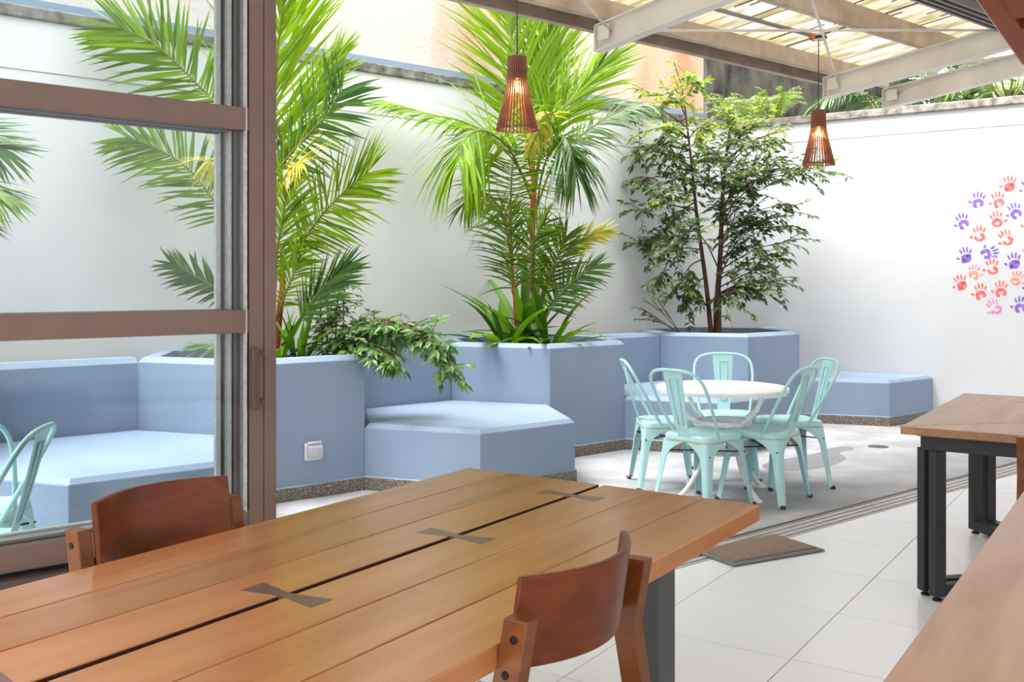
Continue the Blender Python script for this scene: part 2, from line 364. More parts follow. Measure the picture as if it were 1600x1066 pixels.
# neighbouring walls above
pe = empty('wall_neighbour', BW(0, .3), TH, kind='structure')
e1 = -.10
MB().prism([Vector((-10, 0, 0)), Vector((e1, 0, 0)), Vector((e1, .25, 0)), Vector((-10, .25, 0))], 2.9, 4.15).build('render', M['peach'], pe, local=True)
MB().prism([Vector((-10, -.02, 0)), Vector((e1, -.02, 0)), Vector((e1, .0, 0)), Vector((-10, .0, 0))], 2.9, ZC + .13).build('painted_band', M['blue'], pe, local=True)
q0, q1 = W(1105, 150, 13.3), W(1420, 150, 14.1)
q0.z = q1.z = 0
dw = tag(wallbox(q0, q1, (q1 - q0).cross(Vector((0, 0, -1))), 2.6, 4.6, .3).build('wall_far', M['moss']), kind='structure')

# courtyard floor
cf = [TR(-9, 0), TR(9, 0), TR(9, 4.2), TR(-9, 4.2)]
fc = tag(MB().prism(cf, -.1, 0).build('floor_courtyard', M['concrete']), kind='structure')
def blob(pts, z0, z1): return MB().prism([Vector((p.x, p.y, 0)) for p in pts], z0, z1)
st = [Z(px, py, 0) for px, py in [(1205, 735), (1235, 736), (1270, 733), (1300, 727), (1316, 721), (1322, 715), (1312, 709), (1318, 705), (1332, 703), (1333, 700), (1316, 698), (1296, 701), (1278, 708), (1250, 713), (1215, 720), (1190, 728)]]
blob(spline(st + [st[0]], 60)[:-1], 0, .0012).build('damp_patch', M['stain'], fc)
dr = Z(1372, 698, 0)
MB().lathe([(.085, 0), (.085, .002), (.07, .003)], 20, dr).build('drain', M['leg_grey'], fc)
# interior floor: tiles of .606 m
TA, TB, TS = 3.60, -1.18, .606
fl = tag(MB().prism([TR(-6.6, -.19), TR(9, -.19), TR(9, -.19) - N * 9.5, TR(-6.6, -.19) - N * 9.5], -.1, -.004).build('floor', M['grout']), kind='structure')
g = .0022
full = None
for i in range(-10, 8):
    for j in range(-8, 10):
        a0, b0 = TA + i * TS, TB + j * TS
        P = [A * (a0 + da) + B * (b0 + db) for da, db in ((g, g), (g, TS - g), (TS - g, TS - g), (TS - g, g))]
        P = P[::-1] if (P[1] - P[0]).cross(P[2] - P[1]).z < 0 else P
        c = sum(P, Vector()) / 4
        if c.y < -1.6 or c.length > 9.5 or abs(c.x) > 1.2 + max(c.y, 0) * .85: continue
        Q = clip(P, TR(0, -.192), -N)
        if len(Q) < 3: continue
        if len(Q) == 4 and all((Q[k] - P[k]).length < 1e-6 for k in range(4)):
            if full is None:
                full = MB().prism([p - c for p in P], -.03, 0)
                fo = full.build('tile', M['tile']); fo.parent = fl; fo.location = c; full = fo
            else:
                t = full.copy(); COL.objects.link(t); t.parent = fl; t.location = c
        else:
            c = sum(Q, Vector()) / len(Q)
            t = MB().prism([q - c for q in Q], -.03, 0).build('tile', M['tile']); t.parent = fl; t.location = c
# sliding door track in the floor
tk = tag(MB().prism([TR(-3.4, -.19), TR(9, -.19), TR(9, 0), TR(-3.4, 0)], -.06, -.004).build('trim_1', M['alu']), kind='structure')
for n_, w_ in ((-.004, .008), (-.045, .022), (-.095, .022), (-.145, .022), (-.184, .012)):
    MB().box(TR(2.8, n_, -.003), (12.4, w_, .012), TH).build('track_rail', M['alu'], tk)
MB().box(TR(2.8, .006, .002), (12.4, .014, .01), TH).build('track_edge', M['bronze_d'], tk)
# header and ceiling
hd = tag(MB().prism([TR(-6, -.19), TR(9, -.19), TR(9, .0), TR(-6, .0)], 3.30, 3.44).build('trim_2', M['alu_d']), kind='structure')
for n_ in (-.17, -.115, -.06, -.012):
    MB().box(TR(1.5, n_, 3.275), (15, .022, .05), TH).build('track_rail', M['alu_d'], hd)
ce = tag(MB().prism([TR(-6.6, -.19) , TR(-6.6, -.19) - N * 8, TR(9, -.19) - N * 8, TR(9, -.19)], 3.40, 3.52).build('ceiling', M['wall']), kind='structure')
# low sill wall below the parked sliding panels
sw = tag(MB().prism([TR(-5.6, -.19), TR(-3.38, -.19), TR(-3.38, 0), TR(-5.6, 0)], 0, .49).build('wall_sill', M['wall']), kind='structure')
MB().prism([TR(-5.6, -.2), TR(-3.38, -.2), TR(-3.38, .01), TR(-5.6, .01)], .49, .512).build('sill_track', M['bronze_d'], sw)
# jamb
jb = tag(MB().prism([TR(-3.381, -.175), TR(-3.336, -.175), TR(-3.336, -.005), TR(-3.381, -.005)], .0, 3.26).build('trim_3', M['bronze'], bevel=.003), kind='structure')
# three parked sliding panels
for k, n_ in enumerate((-.15, -.09, -.03)):
    s1 = -3.383 if k == 0 else -3.412 - .012 * (k - 1)
    s0 = s1 - 1.62
    d = empty('door_%d' % (k + 1), TR((s0 + s1) / 2, n_, .512), TH, kind='structure')
    m_ = M['bronze'] if k == 0 else M['alu_d']
    def pb(name, sa, sb, za, zb, th, mm, dn=0, bv=.002):
        return MB().box(TR((sa + sb) / 2, n_ + dn, (za + zb) / 2), (abs(sb - sa), th, zb - za), TH).build(name, mm, d, bevel=bv)
    pb('stile', s1 - .053, s1, .514, 3.24, .044, m_); pb('stile', s0, s0 + .055, .514, 3.24, .044, m_)
    a_, b_ = s0 + .055, s1 - .053
    for za, zb in ((.528, .602), (1.209, 1.288), (1.90, 1.978), (3.15, 3.24)):
        pb('rail', a_, b_, za, zb, .04, m_)
    pb('gasket', s1 - .062, s1 - .053, .60, 3.2, .014, M['gasket'], bv=0)
    for sb_ in ((s1 - .066, s1 - .062), (s1 - .031, s1 - .027)) if k else ((s1 - .066, s1 - .062),):
        pb('edge_highlight', sb_[0], sb_[1], .60, 3.2, .050, M['alu'], bv=0)  # pale strips added for light caught on the frame edges
    for zz in (.603, .608) if k else (): pb('edge_highlight', a_, b_, zz, zz + .003, .046, M['alu'], bv=0)
    for za, zb in ((.602, 1.209), (1.288, 1.90), (1.978, 3.15)):
        pb('pane', a_ - .005, b_ + .004, za - .005, zb + .005, .006, M['glass'], bv=0)
    if k == 0:
        h = MB().box(TR(s1 - .046, n_ - .054, 1.055), (.020, .022, .21), TH).build('handle', M['bronze_d'], d, bevel=.003)
        for zz in (1.14, .97): MB().box(TR(s1 - .026, n_ - .036, zz), (.034, .03, .024), TH).build('handle_foot', M['bronze_d'], d)

# ================================================================== ROOF over the courtyard edge
rf = empty('roof_canopy', TR(0, 0, 3.3), TH, kind='structure')
SL = .10
def RZ(n): return 3.385 + SL * (1.7 - n)                   # underside height of the sheeting
sheet_w = .81
first = None
for k in range(-8, 4):
    nx, ny = 86, 2
    vs = []; fs = []
    for j in range(ny + 1):
        n_ = 2.02 - j * (2.02 + .0) / ny
        for i in range(nx + 1):
            x = i * (sheet_w + .05) / nx
            vs.append((x, n_, RZ(n_) - 3.3 + .018 * math.sin(2 * math.pi * x / .076)))
    for j in range(ny):
        for i in range(nx): b = j * (nx + 1) + i; fs.append((b, b + 1, b + nx + 2, b + nx + 1))
    if first is None:
        first = MB().add(vs, fs).build('roof_sheet', M['roof'], rf, local=True, smooth=True); o = first
    else:
        o = first.copy(); COL.objects.link(o)
    o.location = (k * sheet_w + .62, 0, (k % 2) * .006)
    # dark lap where sheets overlap
    n0 = 2.0
    MB().bar(Vector((k * sheet_w + .64, n0, RZ(n0) - 3.3 - .012)), Vector((k * sheet_w + .64, .25, RZ(.25) - 3.3 - .012)), .012, .006).build('sheet_lap', M['seam'], rf, local=True)
random.seed(11)
for k in range(34):                                       # dirt lodged in the valleys
    x = random.uniform(-1.2, 3.8); n0 = random.uniform(.35, 1.9); ln = random.uniform(.15, .5)
    x = round(x / .076) * .076 - .019
    MB().bar(Vector((x, n0, RZ(n0) - 3.3 - .017)), Vector((x, n0 - ln, RZ(n0 - ln) - 3.3 - .017)), .012, .004).build('dirt_streak', M['seam'], rf, local=True)
def channel(n_, z0, z1, mm, face=1, s0=-6, s1=3.9, fw=.05):
    """C-section purlin running along the track, open towards -face"""
    o = MB()
    o.box(Vector(((s0 + s1) / 2, n_, (z0 + z1) / 2 - 3.3)), (s1 - s0, .008, z1 - z0))
    for zz in (z0, z1): o.box(Vector(((s0 + s1) / 2, n_ + face * fw / 2, zz - 3.3)), (s1 - s0, fw, .008))
    return o.build('purlin', mm, rf, local=True)
channel(1.60, 3.245, 3.375, M['steel_b'], 1)
channel(1.86, 3.215, 3.355, M['steel_b'], -1)
MB().box((-1.05, 1.73, .05), (9.9, .25, .006)).build('gutter_board', M['bronze_d'], rf, local=True)
channel(.70, 3.30, 3.465, M['steel_b'], 1)
channel(.12, 3.37, 3.53, M['steel_b'], 1)
tips = []
for px, py in ((935, 82), (1290, 154.7), (1382, 171)):
    t = Z(px, py, 3.0) if False else None
    D = F * (3.0 - H) / (HZ - py); tips.append(Vector(((px - 800) / F * D, D, 0)))
tips.insert(0, tips[0] - U * 2.79)
ends = []
def rl(v): return Matrix.Rotation(-TH, 3, 'Z') @ (v - rf.location)
for t in tips:
    n_tip = (t - T0).dot(N); e = t - N * n_tip
    zt = 3.0; ze = 3.0 + SL * n_tip; hh = .185
    o = MB(); p0, p1 = Vector((t.x, t.y, zt)), Vector((e.x, e.y, ze))
    def prof(dz0, dz1, w):
        a, b = p0.copy(), p1.copy()
        vs = [v + U * sx * w / 2 + Vector((0, 0, dz)) for dz in (dz0, dz1) for v in (a, b) for sx in (-1, 1)]
        o.add([rl(v) for v in vs], [(0, 2, 3, 1), (4, 5, 7, 6), (0, 1, 5, 4), (1, 3, 7, 5), (3, 2, 6, 7), (2, 0, 4, 6)])
    prof(0, .009, .09); prof(hh - .009, hh, .09); prof(.009, hh - .009, .008)
    for v in (p0 - N * .004,):
        o.box(rl(v + Vector((0, 0, hh / 2))), (.09, .008, hh))
    o.build('rafter', M['steel_w'], rf, local=True)
    MB().box(rl(p0 - N * .10 + Vector((0, 0, hh * .62)) + U * -.05), (.012, .10, .10)).build('bracket', M['steel_w'], rf, local=True)
    ends.append((p0 + Vector((0, 0, hh * .7)) - N * .12, p1 + Vector((0, 0, hh * .75))))
for i in range(len(ends) - 1):
    for p, q in ((ends[i][0], ends[i + 1][1]), (ends[i + 1][0], ends[i][1])):
        MB().tube([rl(p), rl(q)], .010, 8).build('tie_rod', M['steel_w'], rf, local=True, smooth=True)

# ================================================================== PLANTERS AND BENCHES
a6 = .832
A0 = Vector((-.983, 6.64, 0)); PER = U * 2.5
def hexpts(i):
    Ai = A0 + PER * i
    V1 = Ai + dd(100) * a6; V2 = V1 + dd(40) * a6; V3 = V2 + dd(-20) * a6
    C = Ai + dd(-20) * a6; Bq = C + dd(40) * a6
    return Ai, V1, V2, V3, C, Bq
def cut(poly, m=.0):
    poly = clip(poly, BW(0, -m), -N); return clip(poly, RW(0, -m), -A)
ZP, ZB = .90, .44
def block(root, poly, z1, name, ring=None, bev=.030):
    o = MB()
    top = inset(poly, bev)
    if ring is None:
        o.prism(poly, 0, z1 - bev); o.prism(poly, z1 - bev, z1, top)
        return o.build(name, M['blue'], root, bevel=.003, seg=1)
    inn = inset(poly, ring); n = len(poly)
    rings = [(poly, 0), (poly, z1 - bev), (top, z1), (inn, z1), (inn, z1 - .25)]
    vs = [Vector((p.x, p.y, z)) for pl, z in rings for p in pl]; fs = []
    for k in range(len(rings) - 1):
        fs += [(k * n + i, k * n + (i + 1) % n, (k + 1) * n + (i + 1) % n, (k + 1) * n + i) for i in range(n)]
    o.add(vs, fs)
    return o.build(name, M['blue'], root, bevel=.003, seg=1)
def skirting(root, poly):
    MB().prism(inset(poly, -.012), 0, .085).build('skirting', M['terrazzo'], root)
    MB().prism(inset(poly, -.012), .085, .093, inset(poly, -.002)).build('skirting_ledge', M['blue'], root)
plab = ['blue hexagonal planter at the far left behind the glass', 'blue hexagonal planter with the outlet box, beside the door post',
        'blue hexagonal planter holding the tall palm under the left pendant lamp', 'blue hexagonal planter holding the leafy tree in the corner']
PC = []
for i in range(-1, 3):                                    # hexagon whose front right corner is A_i
    Ai = A0 + PER * i; V3 = Ai - U * a6
    c = (Ai + V3) / 2 + N * (a6 * math.sqrt(3) / 2); PC.append(c)
    poly = [c + dd(40 - 60 - 60 + 60 * k + 0) * a6 for k in range(6)]
    poly = cut(poly, .005)
    r = empty('planter', (c.x, c.y, 0), 0, label=plab[i + 1], cat='planter', group='blue hexagonal planters')
    block(r, poly, ZP, 'planter_wall', ring=.12)
    skirting(r, poly)
    MB().prism(inset(poly, .10), .5, .80).build('soil', M['soil'], r)
blab = ['low blue hexagonal bench at the far left behind the glass and wooden chair', 'low blue hexagonal bench in front of the middle palm planter',
        'low blue bench behind the round white table and mint chairs', 'low blue corner bench against the right white wall']
for i in range(-1, 3):
    Ai, V1, V2, V3, C, Bq = hexpts(i)
    c = (Ai + V3) / 2
    poly = [Ai, C, Bq, V3, V2, V1]
    if i == 2: poly = cut([Ai, C, C + U * 2.4, C + U * 2.4 + N * 2, V1 + U * .5, V1], .003)
    r = empty('bench', (c.x, c.y, 0), 0, label=blab[i + 1], cat='bench', group='low blue hexagonal benches')
    pp = inset(poly, .0)
    block(r, pp, ZB, 'seat_block')
    skirting(r, pp)
    bp = cut([V1, V2, V2 + N * .13, V1 + N * .13], .003)
    top = [V1 + N * .03, V2 + N * .03, V2 + N * .13, V1 + N * .13]; top = cut(top, .003)
    o = MB().prism(bp, .3, ZP - .035)
    if len(top) == len(bp): o.prism(bp, ZP - .035, ZP, top)
    else: o.prism(bp, ZP - .035, ZP)
    o.build('back_wall', M['blue'], r)
    fill = cut([V1 + N * .12, V2 + N * .12, V2 + N * .9, V1 + N * .9 ], .003)
    MB().prism(fill, .3, .80).build('soil', M['soil'], r)
# small pits in the paint are in the relief; outlet box
ob_c = Z(488, 705, .30)
pA, pB = A0 - U * a6, A0
k_ = (Vector((488 - 800, F, 0)))
# intersect the sight line with the planter face
tt = ((pA - Vector((0, 0, 0))).cross(U)).z / (k_.cross(U)).z
hit = k_ * tt; zb = H - (705 - HZ) / F * hit.y
ox = empty('outlet_box', (hit.x, hit.y, zb), TH, label='grey weatherproof outlet box with clear cover on the blue planter', cat='outlet')
def ol(c, s): return MB().box(c, s)
ol((0, -.012, 0), (.125, .024, .115)).build('back_box', M['plastic'], ox, local=True, bevel=.012, seg=3)
ol((0, -.032, 0), (.065, .014, .05)).build('socket', M['plastic'], ox, local=True, bevel=.003)
lid = MB().prism([(-.055, -.045), (.055, -.045), (.055, .045), (-.055, .045)], .024, .06, [(-.045, -.035), (.045, -.035), (.045, .03), (-.045, .03)])
lid.v = [Vector((v.x, -v.z, v.y)) for v in lid.v]
lid.build('cover', M['plastic_c'], ox, local=True, bevel=.004)
MB().tube([(-.05, -.03, .058), (.05, -.03, .058)], .007, 8).build('hinge', M['plastic'], ox, local=True, smooth=True)

# ================================================================== DINING TABLE
tc_ = Vector((.279, 3.107, 0)) - A * 1.32
dt = empty('dining_table', tc_, RA, label='long honey-coloured plank dining table with dark butterfly keys in the foreground', cat='table')
LT, pw, slot = 2.64, .1645, .020
for sgn in (-1, 1):
    for k in range(3):
        y = sgn * (slot / 2 + pw * (k + .5) + .0035 * k)
        o = MB().box((0, 0, 0), (LT, pw, .045)).build('plank', M['table_wood'], dt, local=True, bevel=.0025)
        o.location = (0, y, .7275)
for sy in (-1, 1): MB().box((0, sy * (slot / 2 - .0006), .7265), (LT - .002, .0012, .043)).build('slot_darkener', M['slot_dark'], dt, local=True)  # thin dark strips added to make the slot read dark
for k in range(5):
    x = 1.32 - .19 - .566 * k
    P = [(-.031, -.1), (.031, -.1), (.012, 0), (.031, .1), (-.031, .1), (-.012, 0)]
    o = MB().prism([Vector((px, py, 0)) for px, py in P], -.02, .0006).build('butterfly_key', M['key_wood'], dt, local=True)
    o.location = (x, 0, .75)
for sx in (-1, 1):
    for sy in (-1, 1):
        o = MB().box((sx * .92, sy * .36, .349), (.10, .10, .692)).build('leg', M['leg_grey'], dt, local=True, bevel=.004)
    MB().box((sx * .92, 0, .675), (.09, .66, .04)).build('crossbar', M['leg_grey'], dt, local=True)

# ================================================================== WOODEN CHAIRS
def make_chair(label):
    t = empty('wooden_chair', (0, 0, 0), 0, label=label, cat='chair', group='curved-back wooden chairs')
    # curved plywood back
    def arc(x): return -.240 + .080 * (x / .205) ** 2
    o = MB(); n = 16; rings = []
    for i in range(n + 1):
        x = -.205 + .41 * i / n; y = arc(x); th = .016
        dx = .16 * x / .205 ** 2; l = math.hypot(1, dx); nx, ny = -dx / l, 1 / l
        r = []
        for z, sh in ((.69, .012), (.86, -.014)):
            r.append((x, y + sh, z)); r.append((x + nx * th, y + ny * th + sh, z))
        rings.append([r[0], r[1], r[3], r[2]])
    o.loft(rings); auto_smooth(o.build('backrest', M['chair_wood'], t, local=True, bevel=.004), 40)
    for sx in (-1, 1):
        # rear leg: boomerang profile
        x0, x1 = sx * .208, sx * .244
        prof = [(-.215, .80), (-.165, .80), (-.135, .66), (-.175, .44), (-.285, 0), (-.325, 0), (-.225, .44), (-.19, .66)]
        o = MB(); nn = len(prof)
        vs = [(x0, y, z) for y, z in prof] + [(x1, y, z) for y, z in prof]
        # strips between the two outlines
        o.add(vs, [(0, 1, 2, 7), (7, 2, 3, 6), (6, 3, 4, 5), (8, 15, 10, 9), (15, 14, 11, 10), (14, 13, 12, 11)] + [(i, (i + 1) % nn + 0, (i + 1) % nn + nn, i + nn)[::-1] for i in range(nn)])
        rl_ = auto_smooth(o.build('rear_leg', M['chair_wood2'], t, local=True, bevel=.003), 30)
        for z, y in ((.765, -.186), (.70, -.168)):
            s_ = MB().lathe([(.0075, 0), (.0075, .002), (.004, .003)], 12)
            s_.v = [Vector((x1 + sx * v.z, y + v.x, z + v.y)) for v in s_.v]
            s_.build('screw', M['screw'], rl_, local=True)
        MB().bar((sx * .215, .20, 0), (sx * .205, .185, .42), .036, .036, (0, 1, 0)).build('front_leg', M['chair_wood2'], t, local=True, bevel=.003)
        MB().box((sx * .205, -.0, .405), (.024, .37, .05)).build('side_rail', M['chair_wood2'], t, local=True, bevel=.003)
    MB().box((0, .19, .405), (.39, .024, .05)).build('front_rail', M['chair_wood2'], t, local=True, bevel=.003)
    MB().prism([Vector(p) for p in ((-.2, -.19, 0), (.2, -.19, 0), (.225, .225, 0), (-.225, .225, 0))], .43, .452).build('seat', M['chair_wood'], t, local=True, bevel=.008)
    return t
ch = make_chair('wooden chair with curved back at the near side of the long dining table')
ch.location = (-.016, 2.018, 0); ch.rotation_euler.z = RA
c2 = copy_tree(ch); c2['label'] = 'wooden chair between the long dining table and the sliding glass panel'
c2.location = (-.739, 2.424, 0); c2.rotation_euler.z = RA + math.pi
c3 = copy_tree(ch); c3['label'] = 'wooden chair cut off at the right edge beside the square table'
c3.location = (2.215, 3.78, 0); c3.rotation_euler.z = RA - R(90)

# ================================================================== SECOND TABLE, bottom right
e0 = Vector((1.60, 3.09, 0)) ; w2, l2 = .95, 2.6
t2 = empty('wooden_table', e0 - A * (l2 / 2) + B * (w2 / 2), RA, label='pale brown wooden table cut off in the bottom right corner', cat='table')
MB().box((0, 0, .73), (l2, w2, .04)).build('table_top', M['sheen_wood'], t2, local=True, bevel=.004)
for sx in (-1, 1):
    for sy in (-1, 1): MB().box((sx * 1.05, sy * .30, .355), (.08, .08, .71)).build('leg', M['leg_grey'], t2, local=True)

# ================================================================== SQUARE TABLE, right
k1 = Vector((1.70, 4.335, 0)); side = 1.56
sq = empty('square_table', k1 + A * side / 2 + B * side / 2, RA, label='square oak table with black steel legs and diagonal seams at the right', cat='table')
hs = side / 2; gq = .003
for k in range(4):
    Mr = Matrix.Rotation(R(90) * k, 3, 'Z')
    P = [Vector((-hs, -hs + 2.4 * gq, 0)), Vector((-gq * 1.2, 0, 0)), Vector((-hs, hs - 2.4 * gq, 0))]
    o = MB().prism([Mr @ p for p in P], .722, .755).build('top_panel', M['oak'], sq, local=True, bevel=.001)
    e = Matrix.Rotation(R(90) * k, 3, 'Z')
    MB().prism([e @ Vector(p) for p in ((-hs - .006, -hs - .006, 0), (-hs, -hs, 0), (-hs, hs, 0), (-hs - .006, hs + .006, 0))], .7215, .7545).build('edge_band', M['oak_edge'], sq, local=True)
    q = hs - .075
    MB().box(e @ Vector((-q, 0, .686)), (.03, 2 * q, .07) if k % 2 == 0 else (2 * q, .03, .07)).build('apron', M['black'], sq, local=True)
MB().box((0, 0, .716), (side - .1, side - .1, .010)).build('base_board', M['key_wood'], sq, local=True)
for k in range(4):                                         # at each corner two posts with rails to the middle
    Mr = Matrix.Rotation(R(90) * k, 3, 'Z'); di = (Mr @ Vector((-1, -1, 0))).normalized(); pe_ = Vector((-di.y, di.x, 0))
    for sg in (-1, 1):
        o = MB(); c0 = di * ((hs - .10) * math.sqrt(2)) + pe_ * (sg * .042); w_ = .052
        rz = math.atan2(di.y, di.x)
        o.box(c0 + Vector((0, 0, .336)), (w_, w_, .630), rz)
        o.build('leg', M['black'], sq, local=True, bevel=.003)
        c_in = di * .10 + pe_ * (sg * .042)
        MB().bar(c_in + Vector((0, 0, .047)), c0 - di * (w_ / 2) + Vector((0, 0, .047)), w_, w_).build('bottom_rail', M['black'], sq, local=True, bevel=.003)
        MB().lathe([(.02, 0), (.02, .008), (.008, .012), (.008, .024)], 14, c0).build('leveling_foot', M['rubber'], sq, local=True, smooth=False)

# ================================================================== DOORMAT
pm = [Z(1084, 864, 0), Z(1146, 887, 0), Z(1290, 862, 0), Z(1210, 837, 0)]
cm = sum(pm, Vector()) / 4
dm = empty('doormat', cm, 0, label='brown pile doormat with grey rubber border beside the floor track', cat='doormat')
pm = pm if (pm[1] - pm[0]).cross(pm[2] - pm[1]).z > 0 else pm[::-1]
MB().prism(pm, .009, .013, inset(pm, .01)).build('border', M['mat_edge'], dm)
MB().prism(inset(pm, .03), .012, .021, inset(pm, .034)).build('pile', M['mat_pile'], dm)
# rests on the proud track rails
MB().prism(inset(pm, .004), .0035, .009).build('backing', M['mat_edge'], dm)

# ================================================================== ROUND WHITE TABLE
rt = Vector((1.385, 6.56, 0))
ro = empty('round_table', rt, 0, label='round white cast metal garden table among the mint chairs', cat='table')
zt = .698; rr = .43
auto_smooth(MB().lathe([(.0, zt - .012), (rr - .03, zt - .012), (rr - .022, zt - .03), (rr - .004, zt - .03), (rr, zt - .012), (rr - .004, zt - .002), (rr - .012, zt), (0, zt)], 56).build('table_top', M['white_metal'], ro, local=True), 30)
for k in range(4):
    an = R(28 + 90 * k); d = Vector((math.cos(an), math.sin(an), 0))
    up = spline([d * .36 + Vector((0, 0, zt - .02)), d * .35 + Vector((0, 0, .60)), d * .28 + Vector((0, 0, .52)), d * .19 + Vector((0, 0, .46)), d * .15 + Vector((0, 0, .36)), d * .15 + Vector((0, 0, .28)), d * .20 + Vector((0, 0, .16)), d * .28 + Vector((0, 0, .06)), d * .34 + Vector((0, 0, .012))], 22)
    MB().tube(up, [.014] * 12 + [.016] * 11, 8).build('leg', M['white_metal'], ro, local=True, smooth=True)
    MB().lathe([(.03, 0), (.026, .012), (.012, .022)], 12, d * .34).build('foot', M['white_metal'], ro, local=True)
MB().lathe([(.17, .44), (.19, .445), (.19, .475), (.17, .48)], 32, caps=False).build('upper_ring', M['white_metal'], ro, local=True, smooth=True)
for k in range(16):
    an = 2 * math.pi * k / 16; d = Vector((math.cos(an), math.sin(an), 0)) * .175
    MB().tube([d + Vector((0, 0, .45)), d * .93 + Vector((0, 0, .36)), d * .85 + Vector((0, 0, .285))], .006, 6).build('scroll_bar', M['white_metal'], ro, local=True, smooth=True)
MB().lathe([(0, .262), (.165, .262), (.175, .27), (.165, .28), (0, .28)], 32).build('lower_shelf', M['white_metal'], ro, local=True, smooth=False)

# ================================================================== MINT METAL CHAIRS
def make_mint(label):
    t = empty('metal_chair', (0, 0, 0), 0, label=label, cat='chair', group='mint green metal chairs')
    def sqr(w, z, r=.06, seg=5, yo=0):
        pts = []
        for cx, cy, a0 in ((1, 1, 0), (-1, 1, 90), (-1, -1, 180), (1, -1, 270)):
            for k in range(seg + 1):
                an = R(a0 + 90 * k / seg); pts.append((cx * (w - r) + r * math.cos(an), cy * (w - r) + r * math.sin(an) + yo, z))
        return pts
    o = MB().loft([sqr(.176, .405), sqr(.182, .41), sqr(.182, .437), sqr(.176, .449), sqr(.160, .453), sqr(.12, .446, .05), sqr(.04, .443, .02)])
    auto_smooth(o.build('seat', M['mint'], t, local=True), 50)
    MB().loft([sqr(.1838, .410), sqr(.1838, .4165)], caps=False).build('seat_seam', M['mint_rust'], t, local=True)
    for sx in (-1, 1):
        for sy in (-1, 1):
            rings = []
            for z in (.012, .05, .12, .20, .28, .32, .35, .375, .395, .41):
                f = z / .41
                ex = .225 - .047 * f; ey = .228 - .05 * f
                arm = .034 + .026 * f + .118 * max(0, (z - .29) / .12) ** 2.4
                th = .005; rr_ = .02
                ax, ay = ex, ey
                P = [(ax - arm, ay), (ax - rr_, ay), (ax - rr_ * .3, ay - rr_ * .3), (ax, ay - rr_), (ax, ay - arm), (ax - th, ay - arm), (ax - th, ay - rr_), (ax - rr_ * .3 - th, ay - rr_ * .3 - th), (ax - rr_, ay - th), (ax - arm, ay - th)]
                rings.append([(sx * x, sy * y, z) for x, y in P])
            lg = auto_smooth(MB().loft(rings).build('leg', M['mint'], t, local=True), 45)
            MB().box((sx * .216, sy * .219, .011), (.03, .03, .022)).build('foot', M['rust'], lg, local=True, bevel=.006)
    half = [(-.172, -.06, .425), (-.180, -.085, .47), (-.197, -.14, .57), (-.210, -.205, .69), (-.205, -.252, .775), (-.17, -.279, .825), (-.10, -.292, .848), (0, -.296, .852)]
    pts = half + [(-x, y, z) for x, y, z in half[-2::-1]]
    MB().tube(spline(pts, 44), .0105, 8).build('back_hoop', M['mint'], t, local=True, smooth=True)
    o = MB(); rings = []
    for k in range(9):
        f = k / 8; z = .43 + .418 * f; y = -.180 - .114 * f - .006 * math.sin(math.pi * f); w = .043 + .033 * f
        rings.append([(-w, y, z), (w, y, z), (w, y + .004, z), (-w, y + .004, z)])
    sp = auto_smooth(o.loft(rings).build('splat', M['mint'], t, local=True), 40)
    def on(f, x, off): return Vector((x, -.180 - .114 * f - .006 * math.sin(math.pi * f) + off, .43 + .418 * f))
    for off in (-.002, .006):
        path = [on(.2, -.018, off), on(.2, .018, off), on(.5, .024, off), on(.88, .031, off), on(.88, -.031, off), on(.5, -.024, off), on(.2, -.018, off)]
        MB().tube(path, .0035, 5).build('embossing', M['mint'], sp, local=True, smooth=True)
    for sx in (-1, 1):
        MB().bar((sx * .19, -.17, .335), (-sx * .19, .17, .335), .008, .008).build('brace', M['black'], t, local=True)
    return t
lab = ['mint metal chair nearest the long dining table, left front of round table', 'mint metal chair nearest the floor track, right front of round table',
       'leftmost mint metal chair of the round table, beside the tall blue planter', 'mint metal chair behind the round white table facing the room',
       'rightmost mint metal chair of the round table, in front of the corner bench',
       'mint metal chair behind the glass panel, its slatted back at left edge', 'mint metal chair behind the glass, almost wholly past the left edge']
spots = [(1.19, 6.20, 40), (1.61, 6.36, 142), (1.05, 6.80, 2), (1.53, 7.13, 262), (1.90, 6.84, 188), (-2.0, 3.59, 189), (-2.24, 4.15, 100)]
mc = None
for (x, y, deg), lb in zip(spots, lab):
    if mc is None: mc = make_mint(lb); o = mc
    else: o = copy_tree(mc); o['label'] = lb
    o.location = (x, y, 0); o.rotation_euler.z = R(deg - 90)

